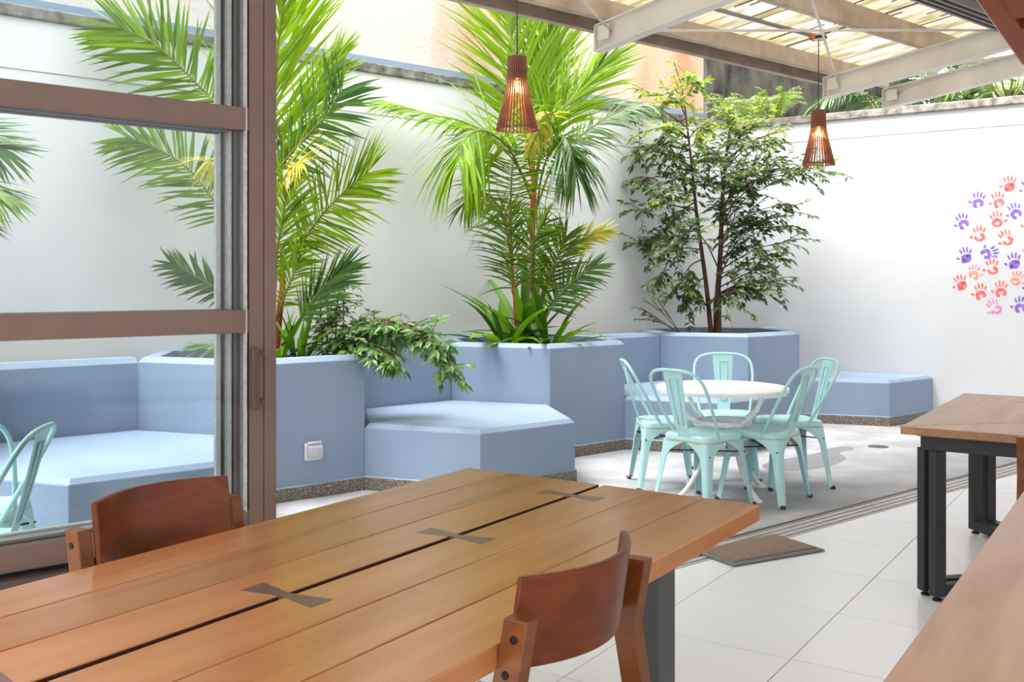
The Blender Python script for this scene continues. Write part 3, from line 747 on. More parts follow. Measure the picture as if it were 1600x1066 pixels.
# ================================================================== PENDANT LAMPS
def make_lamp(loc, label, z_ceiling):
    t = empty('pendant_lamp', loc, 0, label=label, cat='lamp', group='slatted wooden pendant lamps')
    hgt = .45; n = 32
    def rad(z): return .052 if z > .30 else .052 + (.30 - z) / .30 * .074
    base = None
    for k in range(n):
        an = 2 * math.pi * k / n
        if base is None:
            o = MB(); rings = []
            for z in (0, .1, .2, .28, .30, .32, .45):
                r = rad(z) + (.004 if .28 <= z <= .32 else 0); w = .0035
                rings.append([(r - .006, -w, z), (r + .006, -w, z), (r + .006, w, z), (r - .006, w, z)])
            o.loft(rings); base = o.build('slat', M['slat'], t, local=True); ob = base
        else:
            ob = base.copy(); COL.objects.link(ob)
        ob.rotation_euler.z = an
    for z, r in ((.012, .118), (.30, .048), (.44, .047)):
        MB().lathe([(r - .004, z - .004), (r, z - .004), (r, z + .004), (r - .004, z + .004), (r - .004, z - .004)], 32, caps=False).build('hoop', M['slat'], t, local=True)
    MB().lathe([(.046, .31), (.046, .44)], 24, caps=False).build('collar', M['slat'], t, local=True, smooth=True)
    MB().lathe([(.018, .34), (.018, .43), (.006, .45)], 16).build('socket', M['black'], t, local=True)
    bu = MB().lathe([(.004, .235), (.014, .245), (.019, .27), (.018, .295), (.012, .33), (.012, .345)], 16).build('bulb', M['bulb'], t, local=True, smooth=True)
    MB().tube([(0, 0, .45), (0, 0, z_ceiling - loc[2])], .0045, 8).build('cord', M['cord'], t, local=True)
    MB().lathe([(.062, z_ceiling - loc[2] - .024), (.066, z_ceiling - loc[2] - .018), (.066, z_ceiling - loc[2] - .004), (.05, z_ceiling - loc[2])], 28).build('canopy', M['rubber'], t, local=True)
    ld = bpy.data.lights.new('bulb_light', 'POINT'); lo = bpy.data.objects.new('bulb_light', ld); COL.objects.link(lo)
    ld.energy = 11; ld.color = (1, .56, .22); ld.shadow_soft_size = .03; lo.location = (0, 0, .26); lo.parent = t
    return t
for px, py, D, lb in ((808, 204, 6.08, 'slatted wooden pendant lamp hanging in front of the middle palm'), (1279, 258.5, 8.14, 'slatted wooden pendant lamp hanging beside the leafy corner tree')):
    p = W(px, py, D)
    make_lamp(tuple(p), lb, 3.395)
p1_, p2_ = W(808, 43, 6.08), W(1279, 43, 8.14)
cn = empty('conduit', (p2_.x, p2_.y, 3.388), 0, label='grey conduit pipe under the roof feeding the pendant lamps', cat='pipe')
q = Vector((p2_.x, p2_.y, 3.388)); q2 = Vector((p1_.x, p1_.y, 3.388)); di = (q2 - q).normalized()
MB().tube([q + di * .12, q2 - di * .02], .017, 10).build('pipe', M['conduit'], cn, smooth=True)
MB().tube([q + di * .07, q + di * .13], .022, 10).build('coupling', M['orange'], cn, smooth=True)
MB().box(q + Vector((0, 0, .005)), (.09, .09, .045), TH).build('junction_box', M['plastic'], cn, bevel=.004)

# ================================================================== HANGING WOODEN PANEL, top right
hp = Vector((2.155, 4.195, 2.30)); L_, W_ = 1.9, .7
hw = empty('hanging_panel', hp - A * (L_ / 2) + B * (W_ / 2), RA, label='glossy red-brown wooden panel with slots hanging in the top right corner', cat='panel')
def hpb(x0, x1, y0, y1, name='board'):
    o = MB().box(((x0 + x1) / 2, (y0 + y1) / 2, .025), (x1 - x0, y1 - y0, .05)).build(name, M['red_wood'], hw, local=True)
    return o
l, w = L_ / 2, W_ / 2
xs = [-l, -l + .28, -l + .45, l - .83, l - .66, l]
hpb(-l, l, w - .07, w); hpb(-l, l, -w, w - .32)
for k in range(0, len(xs) - 1, 2): hpb(xs[k], xs[k + 1], w - .32, w - .07)
MB().box((0, w + .002, .025), (L_, .004, .05)).build('side_sheen', M['sheen_wood'], hw, local=True)  # paler strip added for light reflecting off the side face
MB().box((0, 0, .056), (L_ - .02, W_ - .02, .01)).build('back_sheet', M['gasket'], hw, local=True)
for sx in (-1, 1):
    for sy in (-1, 1): MB().tube([(sx * (l - .2), sy * .2, .06), (sx * (l - .2), sy * .2, 3.41 - 2.30)], .006, 6).build('hanger', M['leg_grey'], hw, local=True)

# ================================================================== HANDPRINTS on the right wall
random.seed(5)
HC = {'c': mat('coral_paint', srgb(226, 84, 82), .7, col2=srgb(236, 134, 126), scale=40), 'p': mat('violet_paint', srgb(116, 78, 178), .7, col2=srgb(148, 118, 196), scale=40),
      'o': mat('light_coral_paint', srgb(236, 124, 112), .7, col2=srgb(238, 172, 160), scale=40), 'k': mat('pink_paint', srgb(206, 104, 178), .7, col2=srgb(228, 156, 186), scale=40)}
def wall_pt(px, py):
    k = Vector((px - 800, F, 0)); t = (CORNER.cross(B)).z / (k.cross(B)).z
    h = k * t; return h, H - (py - HZ) / F * h.y
def handprint(px, py, c, tilt, style, sc=1.0, mir=False):
    h, z = wall_pt(px, py); o = MB()
    ca, sa = math.cos(R(tilt)), math.sin(R(tilt))
    def P(u, v):
        if mir: u = -u
        u, v = u * sc, v * sc
        u, v = u * ca - v * sa, u * sa + v * ca
        q = h + B * u - A * .0015; return Vector((q.x, q.y, z + v))
    def ell(cu, cv, ru, rv, an=0, n=10):
        c_, s_ = math.cos(R(an)), math.sin(R(an)); vs = []
        for k in range(n):
            x, y = ru * math.cos(2 * math.pi * k / n) * random.uniform(.88, 1.1), rv * math.sin(2 * math.pi * k / n) * random.uniform(.9, 1.08)
            vs.append(P(cu + x * c_ - y * s_, cv + x * s_ + y * c_))
        o.add(vs, [tuple(range(n))])
    for u, v, rv, an in ((-.040, .050, .030, 22), (-.014, .064, .036, 6), (.013, .062, .034, -6), (.038, .046, .028, -22)):
        ell(u, v, .0085, rv * .80, an)
    ell(-.066, -.008, .016, .010, -30)
    if style == 'full': ell(0, -.012, .041, .036, 0, 16); ell(-.022, -.034, .020, .018); ell(.02, .008, .022, .016)
    else:
        n = 18; inner, outer = [], []
        span = (0, 360) if style == 'ring' else ((-50, 230) if style == 'arch' else (-200, 80))
        for k in range(n + 1):
            an = R(span[0] + (span[1] - span[0]) * k / n)
            outer.append(P(.044 * math.cos(an) * random.uniform(.94, 1.06), -.012 + .038 * math.sin(an) * random.uniform(.9, 1.08)))
            inner.append(P(.017 * math.cos(an) * random.uniform(.8, 1.2), -.018 + .013 * math.sin(an) * random.uniform(.8, 1.2)))
        b = len(o.v); o.v += outer + inner
        for k in range(n): o.face([b + k, b + k + 1, b + n + 2 + k, b + n + 1 + k])
        if style == 'arch': ell(-.02, -.042, .018, .014)
    # make sure the painted side faces the courtyard
    ob = o.build('handprint', HC[c], wr)
def hx(cx, cy): return 1440 + cx * .2627, 240 + cy * .2627
for cx, cy, c, ti, stl, mir in ((523, 190, 'c', -3, 'full', 0), (338, 287, 'p', -8, 'arch', 0), (458, 285, 'c', 6, 'arch', 0), (560, 350, 'p', 15, 'arch', 0), (448, 403, 'c', 10, 'ring', 1),
        (248, 412, 'p', 14, 'arch', 0), (345, 488, 'c', 3, 'c', 0), (510, 510, 'c', 24, 'c', 0), (265, 615, 'p', 5, 'full', 0), (395, 595, 'p', -75, 'arch', 0), (552, 650, 'p', 3, 'full', 0),
        (422, 685, 'c', 4, 'c', 0), (310, 715, 'o', -4, 'arch', 1), (238, 778, 'c', 14, 'full', 0), (352, 832, 'c', 2, 'arch', 0), (472, 817, 'c', -3, 'arch', 0), (562, 752, 'o', -18, 'ring', 1),
        (440, 920, 'k', 30, 'c', 0), (588, 910, 'p', -4, 'arch', 0), (640, 205, 'p', 10, 'full', 0), (650, 430, 'c', -8, 'arch', 0), (655, 560, 'o', 12, 'ring', 0), (660, 800, 'p', -6, 'arch', 0),
        (720, 300, 'c', 4, 'full', 0), (740, 650, 'c', 14, 'arch', 1), (730, 480, 'p', -12, 'c', 0)):
    handprint(*hx(cx, cy), c, ti, stl, 1.15 if c != 'o' else 1.08, bool(mir))

# ================================================================== PLANTS
def blade(o, p, d, nrm, ln, w, droop, t, seg=3, fold=0.0):
    """a narrow leaf from p along d, bending down with droop"""
    d = d.normalized(); sdv = d.cross(nrm)
    if sdv.length < 1e-3: sdv = d.cross(Vector((.3, .2, 1)))
    sdv.normalize(); b = len(o.v); pos = p.copy(); cur = d.copy()
    prof = {2: (.5, 1, 0), 3: (.55, 1, .7, 0), 4: (.5, 1, .95, .6, 0)}[seg]
    for k in range(seg + 1):
        wd_ = w * prof[k] / 2
        if k < seg:
            o.v += [pos - sdv * wd_, pos + sdv * wd_]
        else: o.v.append(pos.copy())
        cur = (cur + Vector((0, 0, -droop / seg))).normalized(); pos = pos + cur * (ln / seg)
    for k in range(seg - 1): o.face([b + 2 * k, b + 2 * k + 1, b + 2 * k + 3, b + 2 * k + 2], t)
    o.face([b + 2 * seg - 2, b + 2 * seg - 1, b + 2 * seg], t)
def frond(root, ctrl, n, ll, lw, mm, up=(0, 0, 1), ang=(60, 22), droop=.5, start=.25, vee=.25, tint=(.2, .9), r0=.011, jit=.12):
    if ll > .15: n = int(n * 1.35); lw *= .74
    P = spline(ctrl, 40); o = MB(); up = Vector(up)
    L_tot = sum((P[i + 1] - P[i]).length for i in range(40))
    for k in range(n):
        f = start + (1 - start) * (k + .5) / n
        x = f * 40; i = min(int(x), 39); p = P[i].lerp(P[i + 1], x - i); tg = (P[min(i + 2, 40)] - P[max(i - 1, 0)]).normalized()
        s_ = tg.cross(up)
        if s_.length < .05: s_ = tg.cross(Vector((.4, -.8, .1)))
        s_.normalize(); nr = s_.cross(tg).normalized()
        u = (f - start) / (1 - start)
        an = R(ang[0] + (ang[1] - ang[0]) * u)
        ln = ll * (.45 + .75 * math.sin(math.pi * min(1, .18 + .72 * u)) ** .8) * .82
        for sg in (-1, 1):
            a_ = an + random.gauss(0, jit)
            d = tg * math.cos(a_) + s_ * sg * math.sin(a_) + nr * (vee + random.gauss(0, jit))
            blade(o, p, d, nr + s_ * sg * .35, ln * random.uniform(.85, 1.1), lw * random.uniform(.8, 1.15), droop * random.uniform(.6, 1.4), min(1, max(.01, random.uniform(*tint))))
    fr = o.build('frond', mm, root)
    MB().tube(P[::2], [r0 * (1 - .8 * k / 20) for k in range(21)], 6).build('rachis', M['rachis'], fr_fix(fr, root), smooth=True)
    return fr
class _P: pass
def fr_fix(fr, root):
    # a frond sits at its palm's origin, so a rachis under it shares that frame
    fr['_o'] = 0; del fr['_o']
    fr.location = (0, 0, 0)
    q = _P(); q.location = root.location; q.rotation_euler = root.rotation_euler
    return ProxyParent(fr, root)
class ProxyParent:
    def __init__(s, o, root): s.o = o; s.location = root.location; s.rotation_euler = root.rotation_euler
_build = MB.build
def build2(s, name, mat_, parent=None, **k):
    if isinstance(parent, ProxyParent):
        o = _build(s, name, mat_, None, **k)
        me = o.data; inv = Matrix.Translation(-Vector(parent.location)); me.transform(inv); o.parent = parent.o
        return o
    return _build(s, name, mat_, parent, **k)
MB.build = build2
def strap_leaf(root, p, az, el, ln, w, droop, t, mm):
    """one broad arching leaf with a folded midrib"""
    o = MB(); d = Vector((math.cos(az) * math.cos(el), math.sin(az) * math.cos(el), math.sin(el)))
    seg = 7; pos = Vector(p); rows = []
    for k in range(seg + 1):
        f = k / seg; wd_ = w * (.35 + 1.3 * f if f < .45 else 1.0 * (1 - ((f - .45) / .55) ** 1.8) * .935 + .0) / 1
        wd_ = max(wd_, .002) / 2
        s_ = d.cross(Vector((0, 0, 1)));
        if s_.length < .02: s_ = Vector((-math.sin(az), math.cos(az), 0))
        s_.normalize(); nr = s_.cross(d)
        rows.append((pos - s_ * wd_ + nr * wd_ * .35, pos.copy(), pos + s_ * wd_ + nr * wd_ * .35))
        d = (d + Vector((0, 0, -droop / seg))).normalized(); pos = pos + d * (ln / seg)
    b = 0
    for r in rows: o.v += list(r)
    for k in range(seg):
        o.face([3 * k, 3 * k + 1, 3 * k + 4, 3 * k + 3], t); o.face([3 * k + 1, 3 * k + 2, 3 * k + 5, 3 * k + 4], t)
    return o.build('leaf', mm, root, smooth=True)

random.seed(21)
# ---------------- middle palm
c = PC[2]; Dm = c.y
p2 = empty('palm', (c.x, c.y, .80), 0, label='tall red-stemmed palm in the middle blue planter', cat='palm', group='red-stemmed palms')
def pw_(L): return [W(x, y, Dm + d) for x, y, d in L]
MB().tube(spline(pw_([(832, 545, 0), (833, 470, 0), (832, 420, 0), (834, 380, .02)]), 12), .02, 8).build('stem', M['bark'], p2, smooth=True)
MB().tube(spline(pw_([(832, 400, 0), (832, 340, 0), (834, 290, 0), (830, 235, 0), (826, 190, 0)]), 12), [.012, .022, .026, .028, .028, .026, .024, .022, .019, .016, .014, .012, .01], 8).build('crownshaft', M['crown'], p2, smooth=True)
MB().tube(spline(pw_([(808, 545, -.1), (807, 500, -.1), (802, 440, -.1), (799, 380, -.1), (795, 330, -.1)]), 10), [.026, .026, .024, .02, .014, .012, .011, .01, .009, .008, .007], 8).build('stem', M['crown'], p2, smooth=True)
MB().tube(spline(pw_([(838, 545, .1), (845, 470, .1), (858, 430, .1)]), 8), [.014] * 9, 8).build('stem', M['crown'], p2, smooth=True)
TU = (-.2, -1, .25)
frond(p2, pw_([(828, 260, 0), (815, 170, .05), (802, 80, .1), (793, 20, .15), (786, -40, .2)]), 52, .86, .032, M['palm'], up=TU, ang=(42, 16), droop=.10, start=.12, vee=.1, tint=(.35, .95))
frond(p2, pw_([(832, 300, 0), (790, 235, -.15), (735, 195, -.3), (670, 178, -.45), (600, 158, -.6)]), 40, .46, .026, M['palm'], up=(0, -.5, 1), ang=(58, 25), droop=.45, start=.3, vee=.05, tint=(.3, .9))
frond(p2, pw_([(830, 310, -.05), (800, 240, -.25), (760, 205, -.45), (728, 215, -.6), (716, 250, -.7)]), 40, .80, .032, M['palm'], up=(-.4, -1, .3), ang=(75, 30), droop=1.7, start=.3, vee=0, tint=(.35, .95))
frond(p2, pw_([(836, 300, 0), (846, 240, -.05), (868, 185, -.1), (905, 140, -.1), (940, 100, -.1)]), 44, .64, .028, M['palm'], up=(-.2, -.8, .6), ang=(45, 14), droop=.30, start=.2, vee=.1, tint=(.25, .9))
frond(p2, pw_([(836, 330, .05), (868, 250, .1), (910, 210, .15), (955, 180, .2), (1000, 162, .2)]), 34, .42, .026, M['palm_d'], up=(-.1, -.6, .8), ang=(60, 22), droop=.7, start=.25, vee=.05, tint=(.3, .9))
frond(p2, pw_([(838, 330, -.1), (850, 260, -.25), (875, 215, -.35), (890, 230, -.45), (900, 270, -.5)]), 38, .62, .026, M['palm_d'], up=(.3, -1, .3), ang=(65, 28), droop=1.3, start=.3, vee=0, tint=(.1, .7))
frond(p2, pw_([(832, 300, -.1), (848, 220, -.2), (862, 178, -.3), (850, 190, -.4), (830, 230, -.45)]), 22, .28, .030, M['palm_y'], up=(.3, -1, .3), ang=(50, 20), droop=1.2, start=.45, vee=0, tint=(.2, .8))
frond(p2, pw_([(828, 270, .1), (838, 170, .2), (852, 90, .3), (866, 20, .35)]), 46, .78, .032, M['palm'], up=TU, ang=(34, 14), droop=.14, start=.15, vee=.1, tint=(.3, .9))
frond(p2, pw_([(800, 420, -.1), (790, 350, -.2), (770, 310, -.3), (745, 300, -.4), (725, 320, -.45)]), 26, .40, .026, M['palm'], up=(0, -.7, 1), ang=(62, 28), droop=.9, start=.3, vee=0, tint=(.3, .9))
frond(p2, pw_([(800, 400, -.1), (798, 330, -.15), (800, 270, -.2), (808, 225, -.25)]), 34, .70, .028, M['palm'], up=(0, -1, .2), ang=(60, 30), droop=1.8, start=.2, vee=0, tint=(.2, .85))
frond(p2, pw_([(845, 470, -.05), (862, 430, -.1), (885, 395, -.1), (915, 372, -.15), (945, 360, -.2)]), 24, .22, .022, M['palm_y'], up=(-.2, -1, .4), ang=(48, 15), droop=.2, start=.45, vee=0, tint=(.1, .8))
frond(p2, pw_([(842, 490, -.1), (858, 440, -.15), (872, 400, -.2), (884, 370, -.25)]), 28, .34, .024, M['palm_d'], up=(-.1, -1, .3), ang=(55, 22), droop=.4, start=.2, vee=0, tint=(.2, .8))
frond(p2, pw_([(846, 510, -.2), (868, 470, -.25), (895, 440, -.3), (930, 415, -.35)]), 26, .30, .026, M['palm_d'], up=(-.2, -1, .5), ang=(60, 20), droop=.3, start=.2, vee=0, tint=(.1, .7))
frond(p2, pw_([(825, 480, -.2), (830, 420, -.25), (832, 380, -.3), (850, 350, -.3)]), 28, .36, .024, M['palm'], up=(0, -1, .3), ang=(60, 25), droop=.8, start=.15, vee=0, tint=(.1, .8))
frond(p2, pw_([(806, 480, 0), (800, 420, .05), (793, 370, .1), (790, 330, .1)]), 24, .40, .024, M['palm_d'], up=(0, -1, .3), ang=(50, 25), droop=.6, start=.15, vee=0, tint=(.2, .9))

def strap_plant(name, label, cx, cy, D, n, ln, w, az_r=(0, 360), el_r=(25, 80), grp='broad-leaved plants in the planters', seed=1, mm='strap', zb=.80):
    random.seed(seed)
    base = W(cx, 540, D); base.z = zb
    t = empty(name, tuple(base), 0, label=label, cat='plant', group=grp)
    for k in range(n):
        az = R(az_r[0] + (az_r[1] - az_r[0]) * (k + random.random() * .8) / n); el = R(random.uniform(*el_r))
        strap_leaf(t, base + Vector((math.cos(az), math.sin(az), 0)) * .03, az, el, ln * random.uniform(.7, 1.15), w * random.uniform(.75, 1.15), random.uniform(.5, 1.5), random.uniform(.05, .95), M[mm])
    return t
strap_plant('broad_leaved_plant', 'broad-leaved plant at the left foot of the middle palm', 790, 540, Dm - .28, 20, .60, .10, seed=3)
strap_plant('broad_leaved_plant', 'broad-leaved plant at the right foot of the middle palm', 858, 540, Dm - .25, 22, .66, .085, seed=4)
strap_plant('broad_leaved_plant', 'upright broad-leaved plant just behind the middle palm stems', 822, 540, Dm + .05, 16, .85, .10, el_r=(50, 85), seed=6)

# ---------------- left palm behind the door post
random.seed(33)
c = PC[1]; Dm1 = c.y
p1 = empty('palm', (c.x, c.y, .80), 0, label='tall red-stemmed palm beside the sliding door post', cat='palm', group='red-stemmed palms')
def pv(L): return [W(x, y, Dm1 + d) for x, y, d in L]
MB().tube(spline(pv([(405, 575, 0), (412, 480, 0), (416, 400, 0), (422, 320, 0), (426, 250, 0)]), 14), [.03] * 5 + [.032] * 4 + [.028, .024, .02, .016, .014, .012], 8).build('crownshaft', M['crown'], p1, smooth=True)
MB().tube(spline(pv([(432, 575, -.1), (436, 500, -.1), (442, 440, -.1), (438, 380, -.05)]), 10), [.022] * 7 + [.018, .014, .01, .008], 8).build('stem', M['crown'], p1, smooth=True)
MB().tube(spline(pv([(420, 575, -.15), (424, 500, -.15), (428, 440, -.1), (430, 380, -.1)]), 10), [.018] * 11, 8).build('stem', M['bark'], p1, smooth=True)
frond(p1, pv([(424, 300, 0), (428, 200, -.05), (432, 100, -.1), (440, 20, -.15), (450, -60, -.2)]), 56, .80, .03, M['palm'], up=(.1, -1, .2), ang=(40, 20), droop=.12, start=.05, vee=.05, tint=(.4, 1))
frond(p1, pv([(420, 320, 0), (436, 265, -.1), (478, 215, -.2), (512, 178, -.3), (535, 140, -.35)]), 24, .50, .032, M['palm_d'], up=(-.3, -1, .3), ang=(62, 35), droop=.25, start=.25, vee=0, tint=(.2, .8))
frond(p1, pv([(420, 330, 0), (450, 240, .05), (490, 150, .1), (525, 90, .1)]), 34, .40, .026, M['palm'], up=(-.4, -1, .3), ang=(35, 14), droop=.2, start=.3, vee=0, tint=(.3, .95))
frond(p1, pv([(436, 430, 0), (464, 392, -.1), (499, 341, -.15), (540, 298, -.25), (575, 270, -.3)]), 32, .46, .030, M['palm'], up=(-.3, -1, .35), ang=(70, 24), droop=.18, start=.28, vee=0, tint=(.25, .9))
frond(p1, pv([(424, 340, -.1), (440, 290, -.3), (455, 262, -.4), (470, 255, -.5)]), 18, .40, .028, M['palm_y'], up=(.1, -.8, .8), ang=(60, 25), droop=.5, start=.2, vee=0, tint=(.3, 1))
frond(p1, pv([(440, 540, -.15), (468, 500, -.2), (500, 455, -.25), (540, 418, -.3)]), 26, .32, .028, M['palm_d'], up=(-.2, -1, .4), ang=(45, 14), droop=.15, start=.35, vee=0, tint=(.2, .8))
frond(p1, pv([(430, 450, -.1), (432, 400, -.15), (440, 350, -.2), (448, 300, -.25)]), 26, .46, .028, M['palm'], up=(0, -1, .3), ang=(48, 25), droop=.5, start=.1, vee=0, tint=(.3, 1))
frond(p1, pv([(432, 500, -.1), (446, 460, -.2), (462, 420, -.25), (470, 400, -.3)]), 18, .28, .024, M['palm'], up=(0, -1, .3), ang=(45, 20), droop=.6, start=.15, vee=0, tint=(.3, 1))
frond(p1, pv([(420, 280, 0), (375, 205, -.05), (338, 163, -.1), (281, 104, -.15), (235, 65, -.2), (185, 42, -.25)]), 34, .52, .034, M['palm'], up=(.3, -1, .3), ang=(64, 26), droop=.12, start=.35, vee=0, tint=(.2, .8))
frond(p1, pv([(418, 400, 0), (372, 370, -.05), (335, 315, -.1), (292, 262, -.15), (240, 230, -.2), (198, 215, -.25)]), 32, .40, .028, M['palm'], up=(.3, -1, .3), ang=(64, 26), droop=.2, start=.3, vee=0, tint=(.2, .75))
frond(p1, pv([(418, 510, 0), (385, 480, -.1), (345, 455, -.2), (305, 432, -.25), (268, 412, -.3)]), 18, .22, .030, M['palm_d'], up=(.2, -1, .4), ang=(55, 22), droop=.2, start=.45, vee=0, tint=(.2, .7))
frond(p1, pv([(420, 340, -.1), (385, 290, -.3), (350, 255, -.4), (325, 250, -.5)]), 16, .36, .03, M['palm_y'], up=(.1, -.8, .8), ang=(60, 30), droop=.8, start=.3, vee=0, tint=(.1, .8))
frond(p1, pv([(415, 560, -.2), (380, 545, -.3), (345, 540, -.35), (310, 540, -.4)]), 10, .22, .028, M['palm_d'], up=(0, -.4, 1), ang=(40, 20), droop=.3, start=.4, vee=0, tint=(.2, .8))
strap_plant('broad_leaved_plant', 'broad-leaved plant beside the sliding door post', 432, 540, Dm1 - .2, 18, .50, .075, el_r=(30, 80), seed=8)
strap_plant('broad_leaved_plant', 'narrow-leaved plant to the right of the left palm stems', 468, 540, Dm1 - .15, 20, .52, .04, el_r=(40, 85), seed=9)
# ---------------- palm past the left edge
random.seed(44)
c = PC[0]
p0 = empty('palm', (c.x, c.y, .80), 0, label='palm past the left edge, only leaf tips showing behind the glass', cat='palm', group='red-stemmed palms')
D0 = c.y
cxp = 800 + c.x / D0 * F
def pz(L): return [W(x, y, D0 + d) for x, y, d in L]
MB().tube(spline(pz([(cxp, 620, 0), (cxp + 5, 500, 0), (cxp + 4, 380, 0), (cxp, 300, 0)]), 10), .03, 8).build('crownshaft', M['crown'], p0, smooth=True)
frond(p0, pz([(cxp, 320, 0), (cxp + 80, 230, .1), (cxp + 160, 200, .2), (-60, 212, .25), (5, 232, .3)]), 30, .40, .03, M['palm_d'], up=(-.2, -1, .4), ang=(60, 20), droop=.3, start=.3, vee=0)
frond(p0, pz([(cxp, 340, 0), (cxp + 90, 290, .05), (cxp + 180, 270, .1), (-40, 285, .15), (5, 300, .2)]), 28, .36, .028, M['palm'], up=(-.1, -.6, .8), ang=(55, 20), droop=.5, start=.3, vee=0)
frond(p0, pz([(cxp, 400, 0), (cxp + 100, 340, .05), (cxp + 180, 330, .1), (-40, 345, .1)]), 24, .34, .026, M['palm_d'], up=(-.1, -.6, .8), ang=(50, 20), droop=.5, start=.3, vee=0)
frond(p0, pz([(cxp, 300, 0), (cxp - 20, 180, 0), (cxp - 30, 60, .1), (cxp - 20, -40, .1)]), 40, .56, .03, M['palm'], up=(0, -1, .2), ang=(50, 25), droop=.15, start=.15, vee=0)
frond(p0, pz([(cxp, 320, 0), (cxp - 100, 230, -.1), (cxp - 200, 190, -.2), (cxp - 300, 200, -.3)]), 34, .46, .03, M['palm'], up=(0, -.6, 1), ang=(60, 25), droop=.6, start=.2, vee=0)

# ---------------- small leaves for tree and shrubs
def leaf_small(o, p, d, ln, w, t):
    d = d.normalized(); s_ = d.cross(Vector((random.gauss(0, .5), random.gauss(0, .5), 1)))
    if s_.length < 1e-3: s_ = Vector((1, 0, 0))
    s_.normalize(); n = s_.cross(d); b = len(o.v)
    o.v += [p, p + d * ln * .42 - s_ * w * .5 + n * w * .15, p + d * ln * .42 + s_ * w * .5 + n * w * .15, p + d * ln - n * ln * .06, p + d * ln * .45]
    o.face([b, b + 4, b + 1], t); o.face([b, b + 2, b + 4], t); o.face([b + 1, b + 4, b + 3], t); o.face([b + 4, b + 2, b + 3], t)
def twig(o, wood_, p, d, ln, nl, lsz, tint, droop=.5, r=.003, lw=.42):
    pos = p.copy(); d = d.normalized(); pts = [pos.copy()]; k = 0
    for i in range(nl):
        d = (d + Vector((random.gauss(0, .06), random.gauss(0, .06), -droop / nl * .6 + random.gauss(0, .04)))).normalized()
        pos = pos + d * (ln / nl); pts.append(pos.copy())
        sdv = d.cross(Vector((0, 0, 1)));
        if sdv.length < .01: sdv = Vector((1, 0, 0))
        sdv.normalize(); sg = 1 if i % 2 else -1
        for sgn in ((sg,) if i < nl - 1 else (-1, 0, 1)):
            ld = d * random.uniform(.4, .8) + sdv * sgn * random.uniform(.5, 1) + Vector((0, 0, random.uniform(-.55, .1)))
            leaf_small(o, pos, ld, lsz * random.uniform(.7, 1.2), lsz * lw * random.uniform(.8, 1.2), min(1, max(.01, random.gauss(*tint))))
    if wood_ is not None: wood_.tube(pts[::max(1, nl // 4)], r, 4)
# ---------------- corner tree
random.seed(52)
c = PC[3]; Dt = c.y
tr = empty('tree', (c.x, c.y, .80), 0, label='leafy slender-trunked tree in the corner planter', cat='tree')
def pt(L): return [W(x, y, Dt + d) for x, y, d in L]
S1 = spline(pt([(1112, 530, 0), (1104, 450, 0), (1096, 390, .0), (1088, 330, .0), (1082, 270, .02), (1074, 200, 0), (1066, 140, 0), (1052, 95, -.05)]), 28)
S2 = spline(pt([(1121, 530, .05), (1121, 480, .05), (1122, 450, .05), (1126, 390, .08), (1128, 320, .1), (1134, 250, .12), (1140, 205, .15)]), 24)
MB().tube(S1, [.026 - .0008 * k for k in range(29)], 8).build('trunk', M['bark'], tr, smooth=True)
MB().tube(S2, [.042 if k < 6 else .032 - .0011 * (k - 6) for k in range(25)], 8).build('trunk', M['bark'], tr, smooth=True)
fol, foly, tw = MB(), MB(), MB()
targets = [(S1, .30, 1020, 405), (S1, .33, 1005, 385), (S1, .40, 1030, 440), (S1, .45, 995, 330), (S1, .5, 1030, 330), (S1, .55, 998, 285), (S1, .6, 1010, 235), (S1, .66, 992, 232), (S1, .7, 1030, 200), (S1, .74, 1000, 165),
           (S1, .78, 1050, 160), (S1, .82, 1012, 150), (S1, .85, 1085, 130), (S1, .7, 1105, 200), (S1, .6, 1110, 250), (S1, .9, 1078, 118), (S1, .5, 1100, 290),
           (S2, .35, 1190, 420), (S2, .4, 1215, 395), (S2, .42, 1240, 375), (S2, .45, 1180, 340), (S2, .5, 1245, 330), (S2, .55, 1215, 320), (S2, .6, 1200, 290), (S2, .65, 1170, 270), (S2, .7, 1240, 265), (S2, .75, 1280, 262),
           (S2, .72, 1308, 268), (S2, .8, 1200, 225), (S2, .85, 1225, 205), (S2, .88, 1180, 190), (S2, .92, 1150, 190), (S2, .8, 1100, 235), (S2, .5, 1150, 330), (S2, .3, 1195, 455), (S2, .28, 1165, 450), (S2, .25, 1150, 470), (S2, .45, 1060, 340),
           (S1, .25, 1060, 450), (S1, .2, 1075, 470), (S2, .6, 1150, 285), (S1, .36, 1050, 385), (S2, .33, 1220, 440), (S1, .65, 1045, 260), (S1, .58, 1050, 300),
           (S1, .47, 1035, 365), (S2, .52, 1120, 310), (S2, .7, 1125, 260), (S2, .62, 1185, 250), (S2, .4, 1165, 385), (S1, .75, 1035, 235), (S2, .82, 1160, 225), (S2, .46, 1225, 350), (S2, .66, 1220, 250)]
